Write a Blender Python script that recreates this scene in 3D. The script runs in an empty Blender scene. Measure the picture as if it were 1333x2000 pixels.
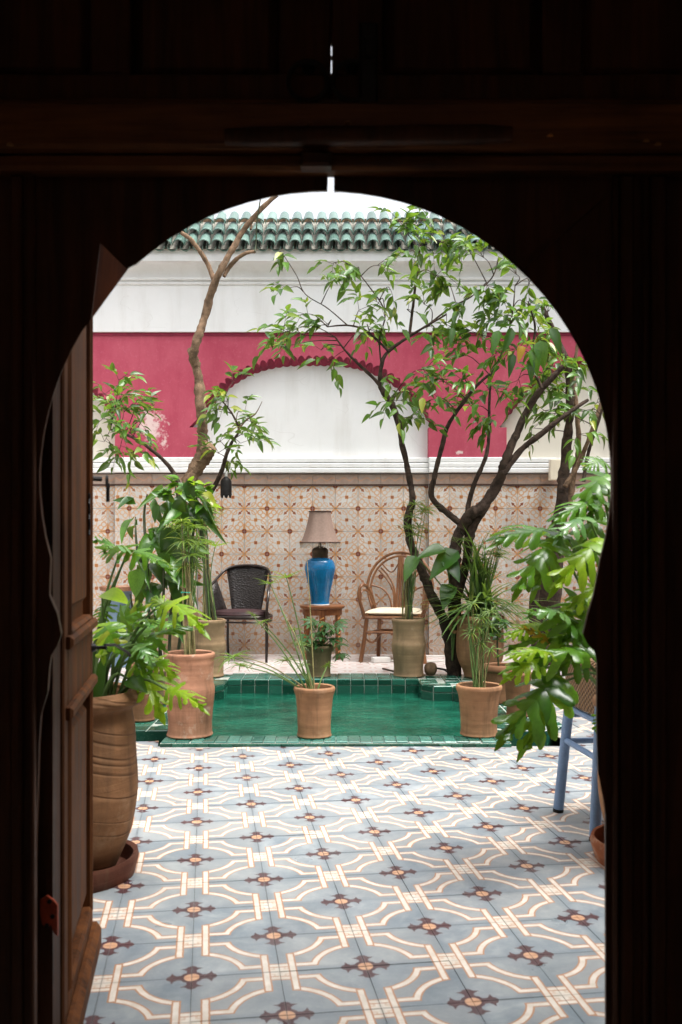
import bpy, bmesh, math, random
from mathutils import Vector, Matrix, noise as mnoise
R = random.Random(7)
S = bpy.context.scene
COL = S.collection
PI = math.pi
F, HX, HY, HC = 1840.0, 666.5, 1059.0, 0.987      # focal length in photo pixels, optical centre, horizon row, eye height

# ------------------------------------------------------------------ camera, sky, sun, exposure
cam = bpy.data.cameras.new('camera')
co = bpy.data.objects.new('camera', cam); COL.objects.link(co)
co.location = (0, 0, HC); co.rotation_euler = (PI/2, 0, 0)
cam.sensor_fit = 'VERTICAL'; cam.sensor_height = 36; cam.lens = 36*F/2000
cam.shift_y = (HY-1000)/2000
cam.clip_start = 0.05; cam.clip_end = 500
cam.dof.use_dof = True; cam.dof.focus_distance = 6.6; cam.dof.aperture_fstop = 6.3
S.camera = co
SUN_EL, SUN_AZ = math.radians(70), math.radians(62)
w = bpy.data.worlds.new('World'); S.world = w; w.use_nodes = True
wn, wl = w.node_tree.nodes, w.node_tree.links
sky = wn.new('ShaderNodeTexSky'); sky.sky_type = 'NISHITA'; sky.sun_disc = False
sky.sun_elevation = SUN_EL; sky.sun_rotation = PI-SUN_AZ
sky.dust_density = 6.0; sky.air_density = 1.0; sky.ozone_density = 1.0
hs = wn.new('ShaderNodeHueSaturation'); hs.inputs['Saturation'].default_value = 0.20
wl.new(sky.outputs[0], hs.inputs['Color']); wl.new(hs.outputs[0], wn['Background'].inputs[0])
wn['Background'].inputs[1].default_value = 0.15
sun = bpy.data.lights.new('sun', 'SUN'); sun.energy = .95; sun.angle = math.radians(28); sun.color = (1, .98, .95)
so = bpy.data.objects.new('sun', sun); COL.objects.link(so)
so.rotation_euler = (PI/2-SUN_EL, 0, SUN_AZ); so.location = (0, 0, 12)
S.view_settings.view_transform = 'Standard'; S.view_settings.look = 'None'
S.view_settings.exposure = 1.52; S.view_settings.gamma = 1
S.view_settings.use_curve_mapping = False
S.cycles.max_bounces = 9; S.cycles.diffuse_bounces = 6; S.cycles.glossy_bounces = 4; S.cycles.transmission_bounces = 6
S.cycles.caustics_reflective = False; S.cycles.caustics_refractive = False
S.cycles.use_denoising = True

# ------------------------------------------------------------------ node helpers
class NT:
    def __init__(s, name):
        s.m = bpy.data.materials.new(name); s.m.use_nodes = True
        s.t = s.m.node_tree; s.b = s.t.nodes['Principled BSDF']; s.out = s.t.nodes['Material Output']
    def n(s, kind, **kw):
        q = s.t.nodes.new('ShaderNode'+kind)
        for k, v in kw.items(): setattr(q, k, v)
        return q
    def put(s, sock, v):
        if isinstance(v, bpy.types.NodeSocket): s.t.links.new(v, sock)
        elif v is not None:
            try: sock.default_value = v
            except Exception: sock.default_value = tuple(v)+(1,)
    def ma(s, op, a, b=None, c=None, clamp=False):
        q = s.n('Math', operation=op); q.use_clamp = clamp
        s.put(q.inputs[0], a)
        if b is not None: s.put(q.inputs[1], b)
        if c is not None: s.put(q.inputs[2], c)
        return q.outputs[0]
    def mix(s, f, a, b, mode='MIX'):
        q = s.n('Mix', data_type='RGBA', blend_type=mode)
        s.put(q.inputs[0], f); s.put(q.inputs[6], a); s.put(q.inputs[7], b)
        return q.outputs[2]
    def noise(s, vec, scale, detail=3, rough=.55, dist=0):
        q = s.n('TexNoise'); s.put(q.inputs['Vector'], vec)
        q.inputs['Scale'].default_value = scale; q.inputs['Detail'].default_value = detail
        q.inputs['Roughness'].default_value = rough; q.inputs['Distortion'].default_value = dist
        return q.outputs['Fac']
    def obj(s): return s.n('TexCoord').outputs['Object']
    def pos(s): return s.n('NewGeometry').outputs['Position']
    def xyz(s, v):
        q = s.n('SeparateXYZ'); s.put(q.inputs[0], v); return q.outputs
    def vec(s, x, y, z):
        q = s.n('CombineXYZ'); s.put(q.inputs[0], x); s.put(q.inputs[1], y); s.put(q.inputs[2], z); return q.outputs[0]
    def mul(s, v, k):
        q = s.n('VectorMath', operation='MULTIPLY'); s.put(q.inputs[0], v); q.inputs[1].default_value = k; return q.outputs[0]
    def rng(s, v, a, b, c=0., d=1.):
        q = s.n('MapRange'); s.put(q.inputs[0], v)
        for i, k in enumerate((a, b, c, d)): q.inputs[i+1].default_value = k
        return q.outputs[0]
    def ramp(s, v, stops, interp='LINEAR'):
        q = s.n('ValToRGB'); s.put(q.inputs[0], v); r = q.color_ramp; r.interpolation = interp
        while len(r.elements) < len(stops): r.elements.new(.5)
        for e, (p, c) in zip(r.elements, stops):
            e.position = p; e.color = (c, c, c, 1) if isinstance(c, (int, float)) else tuple(c)+(1,)
        return q.outputs[0]
    def lt(s, a, b): return s.ma('LESS_THAN', a, b)
    def bump(s, h, strength=.3, dist=.01):
        q = s.n('Bump'); q.inputs['Strength'].default_value = strength; q.inputs['Distance'].default_value = dist
        s.put(q.inputs['Height'], h); s.put(s.b.inputs['Normal'], q.outputs[0])
    def rand(s):
        a = s.n('ObjectInfo').outputs['Random']; g = s.n('NewGeometry')
        return s.ma('FRACT', s.ma('ADD', a, g.outputs['Random Per Island']))
    def done(s, base=None, rough=None, spec=None, metal=None):
        if base is not None: s.put(s.b.inputs['Base Color'], base)
        if rough is not None: s.put(s.b.inputs['Roughness'], rough)
        if spec is not None: s.put(s.b.inputs['Specular IOR Level'], spec)
        if metal is not None: s.put(s.b.inputs['Metallic'], metal)
        return s.m

def plain(name, c, rough=.6, var=.18, scale=8, bump=.15, spec=.4, metal=0, dist=.004):
    t = NT(name); o = t.obj(); f = t.noise(o, scale, 5)
    g = t.noise(o, scale*9, 3)
    k = t.ma('ADD', t.ma('MULTIPLY', f, .7), t.ma('MULTIPLY', g, .3))
    lo = [x*(1-var*1.6) for x in c]; hi = [min(1, x*(1+var*1.4)) for x in c]
    t.bump(k, bump, dist)
    return t.done(t.mix(t.rng(k, .32, .68), lo, hi), t.rng(f, .3, .7, max(.05, rough-.08), min(1, rough+.08)), spec, metal)

def wood(name, dark, light, rough=.55, axis='z', gs=1.0, spec=.4):
    t = NT(name); o = t.obj()
    k = {'z': (26, 26, 1.6), 'x': (1.6, 26, 26), 'y': (26, 1.6, 26)}[axis]
    v = t.mul(o, [q*gs for q in k])
    a = t.noise(v, 1.0, 6, .65, .6); b = t.noise(t.mul(o, [q*gs*4 for q in k]), 1.0, 3, .6)
    p = t.noise(o, 3.2, 6, .7)
    f = t.ma('ADD', t.ma('MULTIPLY', a, .6), t.ma('ADD', t.ma('MULTIPLY', b, .2), t.ma('MULTIPLY', p, .34)))
    t.bump(t.ma('ADD', a, t.ma('MULTIPLY', b, .6)), .35, .003)
    return t.done(t.mix(t.rng(f, .45, .76), dark, light), t.rng(a, .3, .7, rough-.1, rough+.12), spec)

def clay(name, c, stain=(.12, .07, .04), pale=(.55, .45, .35), lines=0., rough=.8):
    t = NT(name); o = t.obj(); x, y, z = t.xyz(o)
    rnd = t.n('ObjectInfo').outputs['Random']
    v = t.n('VectorMath', operation='ADD'); t.put(v.inputs[0], o); t.put(v.inputs[1], t.vec(t.ma('MULTIPLY', rnd, 13), t.ma('MULTIPLY', rnd, 7), rnd))
    v = v.outputs[0]
    n1 = t.noise(v, 7, 5); n2 = t.noise(v, 60, 4); band = t.noise(t.mul(v, (1.2, 1.2, 38)), 1, 3, .6)
    drip = t.noise(t.mul(v, (16, 16, 1.6)), 1, 4, .6, .4)
    base = t.mix(t.rng(n1, .3, .7), [q*.66 for q in c], [min(1, q*1.22) for q in c])
    base = t.mix(t.rng(band, .35, .75, 0, .7), base, [q*.6 for q in c])
    base = t.mix(t.rng(drip, .50, .72, 0, .75), base, stain)
    base = t.mix(t.rng(t.noise(v, 4.5, 6, .65), .58, .76, 0, .55), base, pale)
    base = t.mix(t.rng(n2, .62, .75, 0, .25), base, stain)
    h = t.ma('ADD', t.ma('MULTIPLY', band, .8), t.ma('MULTIPLY', n2, .35))
    bloom = t.rng(t.noise(v, 11, 7, .7), .55, .70, 0, .6)
    base = t.mix(t.ma('MULTIPLY', bloom, t.rng(t.noise(v, 2.6, 3), .45, .6)), base, pale)
    if lines:
        zk = t.ma('ADD', t.ma('ADD', z, t.ma('MULTIPLY', x, .34)), t.ma('MULTIPLY', t.noise(o, 3, 2), .03))
        ln = t.noise(t.vec(0, 0, zk), 10, 2, .5); ed = t.rng(t.ma('ABSOLUTE', t.ma('SUBTRACT', ln, .52)), 0, .018, 1, 0)
        h = t.ma('ADD', h, t.ma('ADD', t.ma('MULTIPLY', ln, 1.2), t.ma('MULTIPLY', ed, -.8*lines)))
        base = t.mix(t.ma('MULTIPLY', ed, .35), base, stain)
    t.bump(h, .5, .007)
    return t.done(base, rough, .15)

def leafmat(name, c1, c2, yellow=0., trans=.35, rough=.35):
    t = NT(name); r = t.rand(); o = t.obj()
    tip = t.noise(o, 14, 2)
    col = t.mix(t.rng(r, .05, .95), c1, c2)
    col = t.mix(t.rng(tip, .35, .7, 0, .5), col, [q*.75 for q in c1])
    if yellow:
        r2 = t.ma('FRACT', t.ma('MULTIPLY', r, 17.3))
        col = t.mix(t.rng(r2, 1-yellow, 1-yellow*.3), col, (.30, .33, .03))
    t.done(col, rough, .5)
    tr = t.n('BsdfTranslucent'); t.put(tr.inputs[0], t.mix(.55, col, (.28, .42, .03)))
    mx = t.n('MixShader'); mx.inputs[0].default_value = trans
    t.t.links.new(t.b.outputs[0], mx.inputs[1]); t.t.links.new(tr.outputs[0], mx.inputs[2])
    t.t.links.new(mx.outputs[0], t.out.inputs[0])
    return t.m

# ------------------------------------------------------------------ pattern materials
TH, FX0, FY0, TS = 0.142, -0.169, 2.363, 0.2      # floor grid: angle, origin (centre of a cross), tile size
def floor_mat():
    t = NT('cement floor tile'); p = t.pos(); X, Y, Z = t.xyz(p)
    c, s_ = math.cos(TH)/TS, math.sin(TH)/TS
    dx = t.ma('SUBTRACT', X, FX0); dy = t.ma('SUBTRACT', Y, FY0)
    u = t.ma('ADD', t.ma('MULTIPLY', dx, c), t.ma('MULTIPLY', dy, s_))
    v = t.ma('SUBTRACT', t.ma('MULTIPLY', dy, c), t.ma('MULTIPLY', dx, s_))
    a = t.ma('MULTIPLY', t.ma('ADD', u, v), .5); b = t.ma('MULTIPLY', t.ma('SUBTRACT', u, v), .5)
    ra = t.ma('SUBTRACT', a, t.ma('ROUND', a)); rb = t.ma('SUBTRACT', b, t.ma('ROUND', b))
    wob = t.ma('MULTIPLY', t.ma('SUBTRACT', t.noise(p, 60, 2), .5), .012)
    px = t.ma('ADD', t.ma('ABSOLUTE', t.ma('ADD', ra, rb)), wob); py = t.ma('ADD', t.ma('ABSOLUTE', t.ma('SUBTRACT', ra, rb)), wob)
    ln = t.ma('SQRT', t.ma('ADD', t.ma('MULTIPLY', px, px), t.ma('MULTIPLY', py, py)))
    ab = lambda q, k: t.ma('ABSOLUTE', t.ma('SUBTRACT', q, k))
    mx = lambda q, r: t.ma('MAXIMUM', q, r)
    mn = lambda q, r: t.ma('MINIMUM', q, r)
    sb = lambda k, q: t.ma('SUBTRACT', k, q)
    arc = mx(ab(ln, .60), mx(sb(.155, px), sb(.155, py)))
    vb = mn(mx(ab(px, .155), sb(.585, py)), ab(px, .845))
    hb = mn(mx(ab(py, .155), sb(.585, px)), ab(py, .845))
    dh = mn(arc, hb); W, O = .031, .050
    wv = t.lt(vb, W); ov = t.lt(vb, O); wh = t.lt(dh, W); oh = t.lt(dh, O)
    cloud = t.noise(p, 7, 6, .62, .5); cl2 = t.noise(p, 26, 4, .6)
    rnd = t.n('ObjectInfo').outputs['Random']
    blue = t.mix(t.rng(cloud, .32, .68), (.135, .18, .215), (.37, .40, .41))
    blue = t.mix(t.rng(cl2, .42, .72, 0, .5), blue, (.165, .205, .24))
    blue = t.mix(t.rng(rnd, 0, 1, 0, .55), blue, (.28, .29, .285))
    rnd2 = t.ma('FRACT', t.ma('MULTIPLY', rnd, 7.7)); blue = t.mix(t.rng(rnd2, .6, 1, 0, .4), blue, (.15, .18, .205))
    lens = t.ma('GREATER_THAN', ln, .60)
    blue = t.mix(t.ma('MULTIPLY', t.ma('MULTIPLY', lens, t.ma('MULTIPLY', t.ma('GREATER_THAN', px, .155), t.ma('GREATER_THAN', py, .155))), .3), blue, (.31, .305, .29))
    blue = t.mix(t.ma('MULTIPLY', t.rng(t.ma('MINIMUM', px, py), 0, .12, .55, 0), t.rng(cloud, .3, .6)), blue, (.12, .165, .20))
    white = t.mix(t.rng(cl2, .3, .7), (.56, .49, .41), (.72, .67, .60))
    orange = (.42, .20, .095)
    # little square of the crossing
    sq = t.ma('MAXIMUM', t.ma('MULTIPLY', t.ma('GREATER_THAN', px, .845), t.lt(py, .155)), t.ma('MULTIPLY', t.ma('GREATER_THAN', py, .845), t.lt(px, .155)))
    col = t.mix(sq, blue, white)
    mm = t.ma('MINIMUM', px, py)
    col = t.mix(t.ma('MULTIPLY', sq, t.lt(ab(mm, .062), .012)), col, (.55, .43, .33))
    col = t.mix(oh, col, orange); col = t.mix(wh, col, white)
    col = t.mix(ov, col, orange); col = t.mix(wv, col, white)
    # cross with flared arms
    tt = t.ma('MAXIMUM', px, py); ss = mm
    hw = t.ramp(t.ma('DIVIDE', tt, .30), [(0, .5), (.28, .45), (.40, .22), (.55, .20), (.66, .30), (.75, .50), (.80, .24), (.90, .17), (.97, 0.0)])
    cr = t.lt(ss, t.ma('MULTIPLY', hw, .27))
    purple = t.mix(t.rng(cl2, .3, .7), (.055, .022, .027), (.10, .048, .052))
    col = t.mix(cr, col, purple)
    col = t.mix(t.lt(ln, .088), col, t.mix(t.rng(cl2, .3, .7), (.50, .27, .15), (.60, .36, .22)))
    # dirt in the joints, wear: scuffs and dust
    fu = t.ma('ABSOLUTE', t.ma('SUBTRACT', u, t.ma('ROUND', u))); fv = t.ma('ABSOLUTE', t.ma('SUBTRACT', v, t.ma('ROUND', v)))
    jd = t.ma('MULTIPLY', t.rng(t.ma('MINIMUM', fu, fv), .0, .035, .4, 0), t.rng(t.noise(p, 7, 5, .7), .4, .65))
    col = t.mix(jd, col, (.15, .16, .17))
    col = t.mix(t.rng(t.noise(p, 3.1, 5, .6), .50, .85, 0, .28), col, (.34, .35, .35))
    col = t.mix(t.rng(t.noise(p, 130, 2, .5), .58, .8, 0, .2), col, (.5, .49, .46))
    t.bump(t.ma('ADD', t.ma('MULTIPLY', cl2, .4), t.noise(p, 90, 3)), .08, .003)
    return t.done(col, t.rng(t.noise(p, 6, 3, .5), .3, .7, .27, .42), .5)

WZ0, WX0, WY = 1.2825, -0.650, 8.28
def wall_tile_mat():
    t = NT('painted wall tile'); p = t.pos(); X, Y, Z = t.xyz(p)
    u = t.ma('MULTIPLY', t.ma('SUBTRACT', X, WX0), 5); v = t.ma('MULTIPLY', t.ma('SUBTRACT', Z, WZ0), 5)
    a = t.ma('MULTIPLY', t.ma('ADD', u, v), .5); b = t.ma('MULTIPLY', t.ma('SUBTRACT', u, v), .5)
    ra = t.ma('SUBTRACT', a, t.ma('ROUND', a)); rb = t.ma('SUBTRACT', b, t.ma('ROUND', b))
    px = t.ma('ABSOLUTE', t.ma('ADD', ra, rb)); py = t.ma('ABSOLUTE', t.ma('SUBTRACT', ra, rb))
    L = lambda x, y: t.ma('SQRT', t.ma('ADD', t.ma('MULTIPLY', x, x), t.ma('MULTIPLY', y, y)))
    ab = lambda q, k: t.ma('ABSOLUTE', t.ma('SUBTRACT', q, k))
    mxx = t.ma('MAXIMUM', px, py); mnn = t.ma('MINIMUM', px, py)
    ln = L(px, py)
    bx = t.ma('SUBTRACT', 1.0, mxx)                      # towards the arrow corner at (1, 0)
    rnd = t.n('ObjectInfo').outputs['Random']
    n1 = t.noise(p, 4, 4); n2 = t.noise(p, 40, 4)
    base = t.mix(t.rng(n1, .3, .7), (.50, .475, .445), (.68, .655, .62))
    base = t.mix(t.rng(rnd, .35, 1, 0, .55), base, (.45, .46, .45))
    base = t.mix(t.rng(n2, .5, .75, 0, .3), base, (.40, .40, .38))
    org = (.56, .27, .10); pale = (.58, .33, .17); red = (.20, .055, .035)
    fade = t.rng(t.noise(p, 2.6, 3), .35, .65, .55, 1.)
    col = base
    # pale scrolls
    k1 = t.ma('MULTIPLY', t.lt(ab(L(t.ma('SUBTRACT', mxx, .30), t.ma('SUBTRACT', mnn, .17)), .105), .030), .95)
    k2 = t.ma('MULTIPLY', t.ma('MULTIPLY', t.lt(ab(L(t.ma('SUBTRACT', mxx, .84), t.ma('SUBTRACT', mnn, .40)), .36), .026), t.ma('GREATER_THAN', ln, .35)), .85)
    k3 = t.ma('MULTIPLY', t.lt(ab(L(t.ma('SUBTRACT', mxx, .56), t.ma('SUBTRACT', mnn, .15)), .11), .024), .8)
    for k in (k1, k2, k3): col = t.mix(t.ma('MULTIPLY', k, fade), col, pale)
    # petals along the axes
    pet = t.lt(mnn, t.ma('MULTIPLY', t.ramp(t.ma('DIVIDE', mxx, .5), [(0, .6), (.3, .42), (.55, .28), (.75, .12), (.9, 0.)]), .14))
    col = t.mix(t.ma('MULTIPLY', pet, fade), col, org)
    col = t.mix(t.lt(ln, .125), col, org); col = t.mix(t.lt(ab(ln, .07), .035), col, red); col = t.mix(t.lt(ln, .03), col, (.42, .18, .15))
    # square in each tile centre
    sq = t.ma('MAXIMUM', ab(px, .5), ab(py, .5))
    sqc = t.mix(t.rng(rnd, .2, .8), (.40, .16, .05), (.25, .08, .04))
    col = t.mix(t.lt(sq, .078), col, pale); col = t.mix(t.lt(sq, .062), col, sqc)
    # arrows on the diagonals of the other corner
    dd = t.ma('MULTIPLY', t.ma('ADD', bx, mnn), .7071); de = t.ma('ABSOLUTE', t.ma('MULTIPLY', t.ma('SUBTRACT', bx, mnn), .7071))
    hw = t.ramp(t.ma('DIVIDE', dd, .5), [(0, .3), (.2, .2), (.45, .16), (.52, .5), (.70, .12), (.80, 0.)])
    ar = t.lt(de, t.ma('MULTIPLY', hw, .13))
    col = t.mix(t.ma('MULTIPLY', t.lt(de, t.ma('ADD', t.ma('MULTIPLY', hw, .13), .014)), t.lt(dd, .36)), col, pale)
    ard = t.ma('MULTIPLY', ar, t.lt(dd, .40))
    col = t.mix(t.ma('MULTIPLY', ard, fade), col, t.mix(t.ma('GREATER_THAN', dd, .13), org, t.mix(t.rng(rnd, .3, .9, 0, .5), red, (.38, .15, .10))))
    # damp and dirt near the ground
    dirt = t.ma('MULTIPLY', t.rng(Z, .75, .0, 0, .75), t.rng(t.noise(p, 3.5, 5, .6), .25, .65))
    col = t.mix(dirt, col, (.27, .20, .15))
    col = t.mix(t.rng(t.noise(p, 1.7, 4), .55, .8, 0, .25), col, (.40, .30, .24))
    t.bump(n2, .08, .002)
    return t.done(col, t.rng(n1, .3, .7, .42, .6), .35)

def pink_mat():
    t = NT('pink limewash'); p = t.pos(); X, Y, Z = t.xyz(p)
    n1 = t.noise(p, 3.2, 6, .65); n2 = t.noise(p, 45, 4, .65); n3 = t.noise(t.mul(p, (7, 7, 1.4)), 1, 5, .65)
    col = t.mix(t.rng(n1, .3, .7), (.40, .058, .098), (.50, .10, .145))
    col = t.mix(t.rng(n3, .48, .72, 0, .6), col, (.36, .045, .08))
    col = t.mix(t.rng(n2, .56, .75, 0, .3), col, (.60, .20, .25))
    def patch(cx, cz, rx, rz, lo, hi):
        d = t.ma('SQRT', t.ma('ADD', t.ma('POWER', t.ma('DIVIDE', t.ma('SUBTRACT', X, cx), rx), 2), t.ma('POWER', t.ma('DIVIDE', t.ma('SUBTRACT', Z, cz), rz), 2)))
        q = t.ma('ADD', t.ma('MULTIPLY', d, .5), t.ma('MULTIPLY', t.ma('ADD', t.noise(p, 9, 6, .7), t.ma('MULTIPLY', t.noise(p, 34, 5, .7), .6)), 1.1))
        return t.rng(q, hi, lo, 0, 1)
    m = t.ma('MAXIMUM', patch(-1.66, 2.02, .17, .26, .98, 1.20), patch(1.04, 1.77, .10, .035, .95, 1.08))
    m = t.ma('MAXIMUM', m, patch(1.24, 1.79, .10, .05, .85, .98))
    m = t.ma('MAXIMUM', m, patch(-1.55, 1.85, .10, .14, .90, 1.1))
    col = t.mix(t.ma('MULTIPLY', m, .8), col, (.78, .66, .62))
    t.bump(t.ma('ADD', n1, t.ma('MULTIPLY', n2, .4)), .25, .006)
    return t.done(col, .85, .2)

def white_mat(name='white limewash', c=(.84, .84, .83), dirt=.25):
    t = NT(name); p = t.pos()
    n1 = t.noise(p, 2.4, 6, .65); n3 = t.noise(t.mul(p, (7, 7, 1.1)), 1, 5, .6)
    col = t.mix(t.rng(n1, .3, .72), [q*.93 for q in c], c)
    col = t.mix(t.rng(n3, .50, .75, 0, dirt*1.3), col, (.50, .47, .42))
    cv = t.n('TexVoronoi', feature='DISTANCE_TO_EDGE'); t.put(cv.inputs['Vector'], t.mix(.22, p, t.n('TexNoise').outputs['Color'])); cv.inputs['Scale'].default_value = 1.7
    ck = t.ma('MULTIPLY', t.lt(cv.outputs['Distance'], .0035), t.ma('GREATER_THAN', n1, .53)); col = t.mix(t.ma('MULTIPLY', ck, .12), col, (.35, .32, .28))
    t.bump(t.ma('ADD', n1, t.ma('MULTIPLY', t.noise(p, 30, 4), .4)), .15, .006)
    return t.done(col, .85, .2)

def zellige(name, lo, hi):
    t = NT(name); r = t.n('ObjectInfo').outputs['Random']; p = t.pos()
    n1 = t.noise(p, 18, 4); q = t.ma('ADD', t.ma('MULTIPLY', r, .75), t.ma('MULTIPLY', n1, .35))
    col = t.mix(t.rng(q, .15, .95), lo, hi)
    col = t.mix(t.rng(t.noise(p, 55, 4, .7), .60, .75, 0, .35), col, (.30, .40, .34))
    t.bump(t.noise(p, 22, 2), .25, .004)
    return t.done(col, t.rng(n1, .3, .7, .12, .28), .6)

def water_mat():
    t = NT('green pool water'); p = t.pos()
    n = t.ma('ADD', t.noise(t.mul(p, (1, 1.3, 1)), 9, 4, .6, .8), t.ma('MULTIPLY', t.noise(p, 42, 2), .35))
    t.bump(n, .5, .022)
    deep = t.noise(p, 3.5, 5, .65)
    return t.done(t.mix(t.rng(deep, .3, .7), (.001, .022, .013), (.012, .115, .070)), .10, .12)

M = {}
M['floor'] = floor_mat(); M['walltile'] = wall_tile_mat(); M['pink'] = pink_mat(); M['white'] = white_mat()
M['side'] = white_mat('grey limewash', (.47, .45, .42), .3)
M['cream'] = white_mat('cream limewash', (.74, .70, .60), .3)
M['crimson'] = plain('shaded crimson', (.27, .026, .06), .8, .2, 12, .2)  # pink darkened to crimson: soffit and overhang shade put into the colour
M['grout'] = plain('grey grout', (.27, .27, .26), .9, .2, 20)
M['mortar'] = plain('pale mortar', (.36, .34, .29), .9, .25, 25, .4)
M['zel'] = zellige('green glazed tile', (.004, .040, .024), (.022, .12, .08))
M['zelrim'] = zellige('green rim tile', (.016, .095, .07), (.055, .19, .15))
M['roof'] = zellige('green roof tile glaze', (.045, .095, .075), (.15, .235, .20))
M['roof'].node_tree.nodes['Principled BSDF'].inputs['Roughness'].default_value = .4
M['palegrout'] = plain('pale tile grout', (.33, .36, .31), .9, .25, 25)
M['zelbase'] = zellige('green glazed basin', (.008, .05, .032), (.02, .10, .065))
M['water'] = water_mat()
M['pooldark'] = plain('pool bottom', (.012, .15, .09), .4, .3, 5)
M['earth'] = plain('dark earth', (.022, .017, .012), .95, .3, 20, .6, .2, 0, .02)
M['terrace'] = None
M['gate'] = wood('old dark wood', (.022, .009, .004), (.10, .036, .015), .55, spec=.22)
M['gatex'] = wood('old dark beam wood', (.025, .010, .0035), (.24, .09, .026), .45, 'x', spec=.25)
M['leafwood'] = wood('brown door wood', (.028, .009, .003), (.18, .066, .021), .68, spec=.12)
M['wedge'] = wood('orange brown wood', (.04, .010, .003), (.11, .028, .007), .75, spec=.06)
M['iron'] = plain('black iron', (.02, .018, .017), .5, .3, 30, .3, .4, .5)
M['rust'] = plain('red painted hinge', (.36, .05, .015), .6, .3, 30, .3)
M['passage'] = plain('passage plaster', (.50, .36, .25), .9, .2, 3)
M['passfloor'] = plain('passage floor', (.40, .33, .27), .6, .2, 4)
M['terra'] = clay('pink terracotta', (.41, .205, .125))
M['terra2'] = clay('orange terracotta', (.38, .20, .105), pale=(.46, .32, .21))
M['terrab'] = clay('brown terracotta', (.24, .12, .062), pale=(.34, .2, .12))
M['beige'] = clay('beige clay', (.33, .22, .125), stain=(.16, .12, .07), pale=(.45, .36, .25))
M['mossy'] = clay('mossy brown clay', (.20, .145, .08), stain=(.10, .09, .04), pale=(.26, .19, .12))
M['saucer'] = clay('red brown clay', (.13, .048, .03), pale=(.24, .13, .09))
M['bark'] = plain('dark bark', (.070, .048, .036), .9, .45, 22, 1., .15, 0, .03)
M['barkl'] = plain('tan bark', (.20, .13, .082), .9, .42, 18, .9, .15, 0, .025)
M['stemg'] = plain('green stem', (.10, .17, .045), .5, .25, 20)
M['stemd'] = plain('dark stem', (.05, .06, .025), .6, .25, 20)
M['reed'] = plain('dry reed', (.24, .21, .085), .6, .35, 16)
M['citrus'] = leafmat('citrus leaf', (.016, .060, .010), (.12, .28, .025), .10, .38, .3)
M['broad'] = leafmat('broad leaf', (.015, .062, .010), (.07, .19, .020), .04, .32, .28)
M['philo'] = leafmat('lobed leaf', (.045, .155, .012), (.14, .33, .02), .06, .45, .25)
M['philod'] = leafmat('dark lobed leaf', (.020, .085, .010), (.075, .20, .018), 0, .4, .22)
M['lime'] = leafmat('lime leaf', (.22, .43, .012), (.38, .54, .02), 0, .5, .3)
M['pale'] = leafmat('pale shiny leaf', (.08, .21, .05), (.16, .30, .08), 0, .25, .16)
M['yellow'] = leafmat('yellow leaf', (.55, .27, .02), (.60, .33, .03), 0, .4, .4)
M['papy'] = leafmat('papyrus blade', (.08, .16, .025), (.20, .30, .05), .1, .4, .5)
M['grass'] = leafmat('strap blade', (.035, .09, .025), (.13, .21, .06), .08, .35, .4)
M['sheff'] = leafmat('small palmate leaf', (.03, .10, .035), (.07, .17, .055), 0, .3, .4)
M['blue'] = plain('blue glaze', (.006, .14, .33), .16, .22, 6, .1, .6)
M['shade'] = plain('taupe fabric', (.27, .19, .155), .9, .08, 60, .3, .2)
M['trim'] = plain('dark brown trim', (.07, .035, .025), .7, .2, 40)
M['bead'] = plain('glass beads', (.42, .36, .28), .2, .4, 200)
M['brass'] = plain('dark bronze', (.07, .05, .03), .4, .3, 30, .2, .5, .6)
M['tablewood'] = wood('red brown table wood', (.12, .04, .015), (.30, .12, .04), .35)
M['inlay'] = plain('bamboo inlay', (.42, .19, .055), .4, .5, 60, .4)
M['rattan'] = wood('rattan cane', (.12, .048, .02), (.32, .145, .06), .4, 'z', .6)
M['cushion'] = plain('cream cushion cloth', (.68, .58, .43), .9, .08, 12, .2)
M['darkfab'] = plain('plum cushion', (.05, .022, .024), .6, .3, 12, .3)
M['steel'] = plain('dark brown steel', (.028, .02, .017), .35, .25, 25, .1, .5, .3)
M['bluepaint'] = plain('pale blue paint', (.20, .31, .50), .45, .12, 14, .1)
M['plastic'] = plain('white plastic', (.74, .73, .70), .4, .05, 10, .05)
M['stone'] = plain('brown stone', (.22, .14, .085), .9, .3, 25, .6, .2, 0, .01)
M['lampglass'] = plain('cream lamp glass', (.78, .70, .55), .4, .05, 10)
def hammered():
    t = NT('woven resin'); o = t.obj(); v = t.n('TexVoronoi'); t.put(v.inputs['Vector'], t.mul(o, (1, .3, 1.3))); v.inputs['Scale'].default_value = 60
    t.bump(v.outputs['Distance'], .8, .006)
    return t.done(t.mix(v.outputs['Distance'], (.042, .036, .036), (.03, .025, .024)), .32, .5)
M['hammer'] = hammered()
def weave_mat():
    t = NT('woven rush'); x, y, z = t.xyz(t.obj())
    a = t.ma('SINE', t.ma('MULTIPLY', t.ma('ADD', x, y), 300)); b = t.ma('SINE', t.ma('MULTIPLY', z, 330))
    k = t.ma('MULTIPLY', a, b); t.bump(k, 1., .006)
    return t.done(t.mix(t.rng(k, -1, 1), (.07, .03, .012), (.46, .27, .13)), .6, .3)
M['weave'] = weave_mat()
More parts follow.
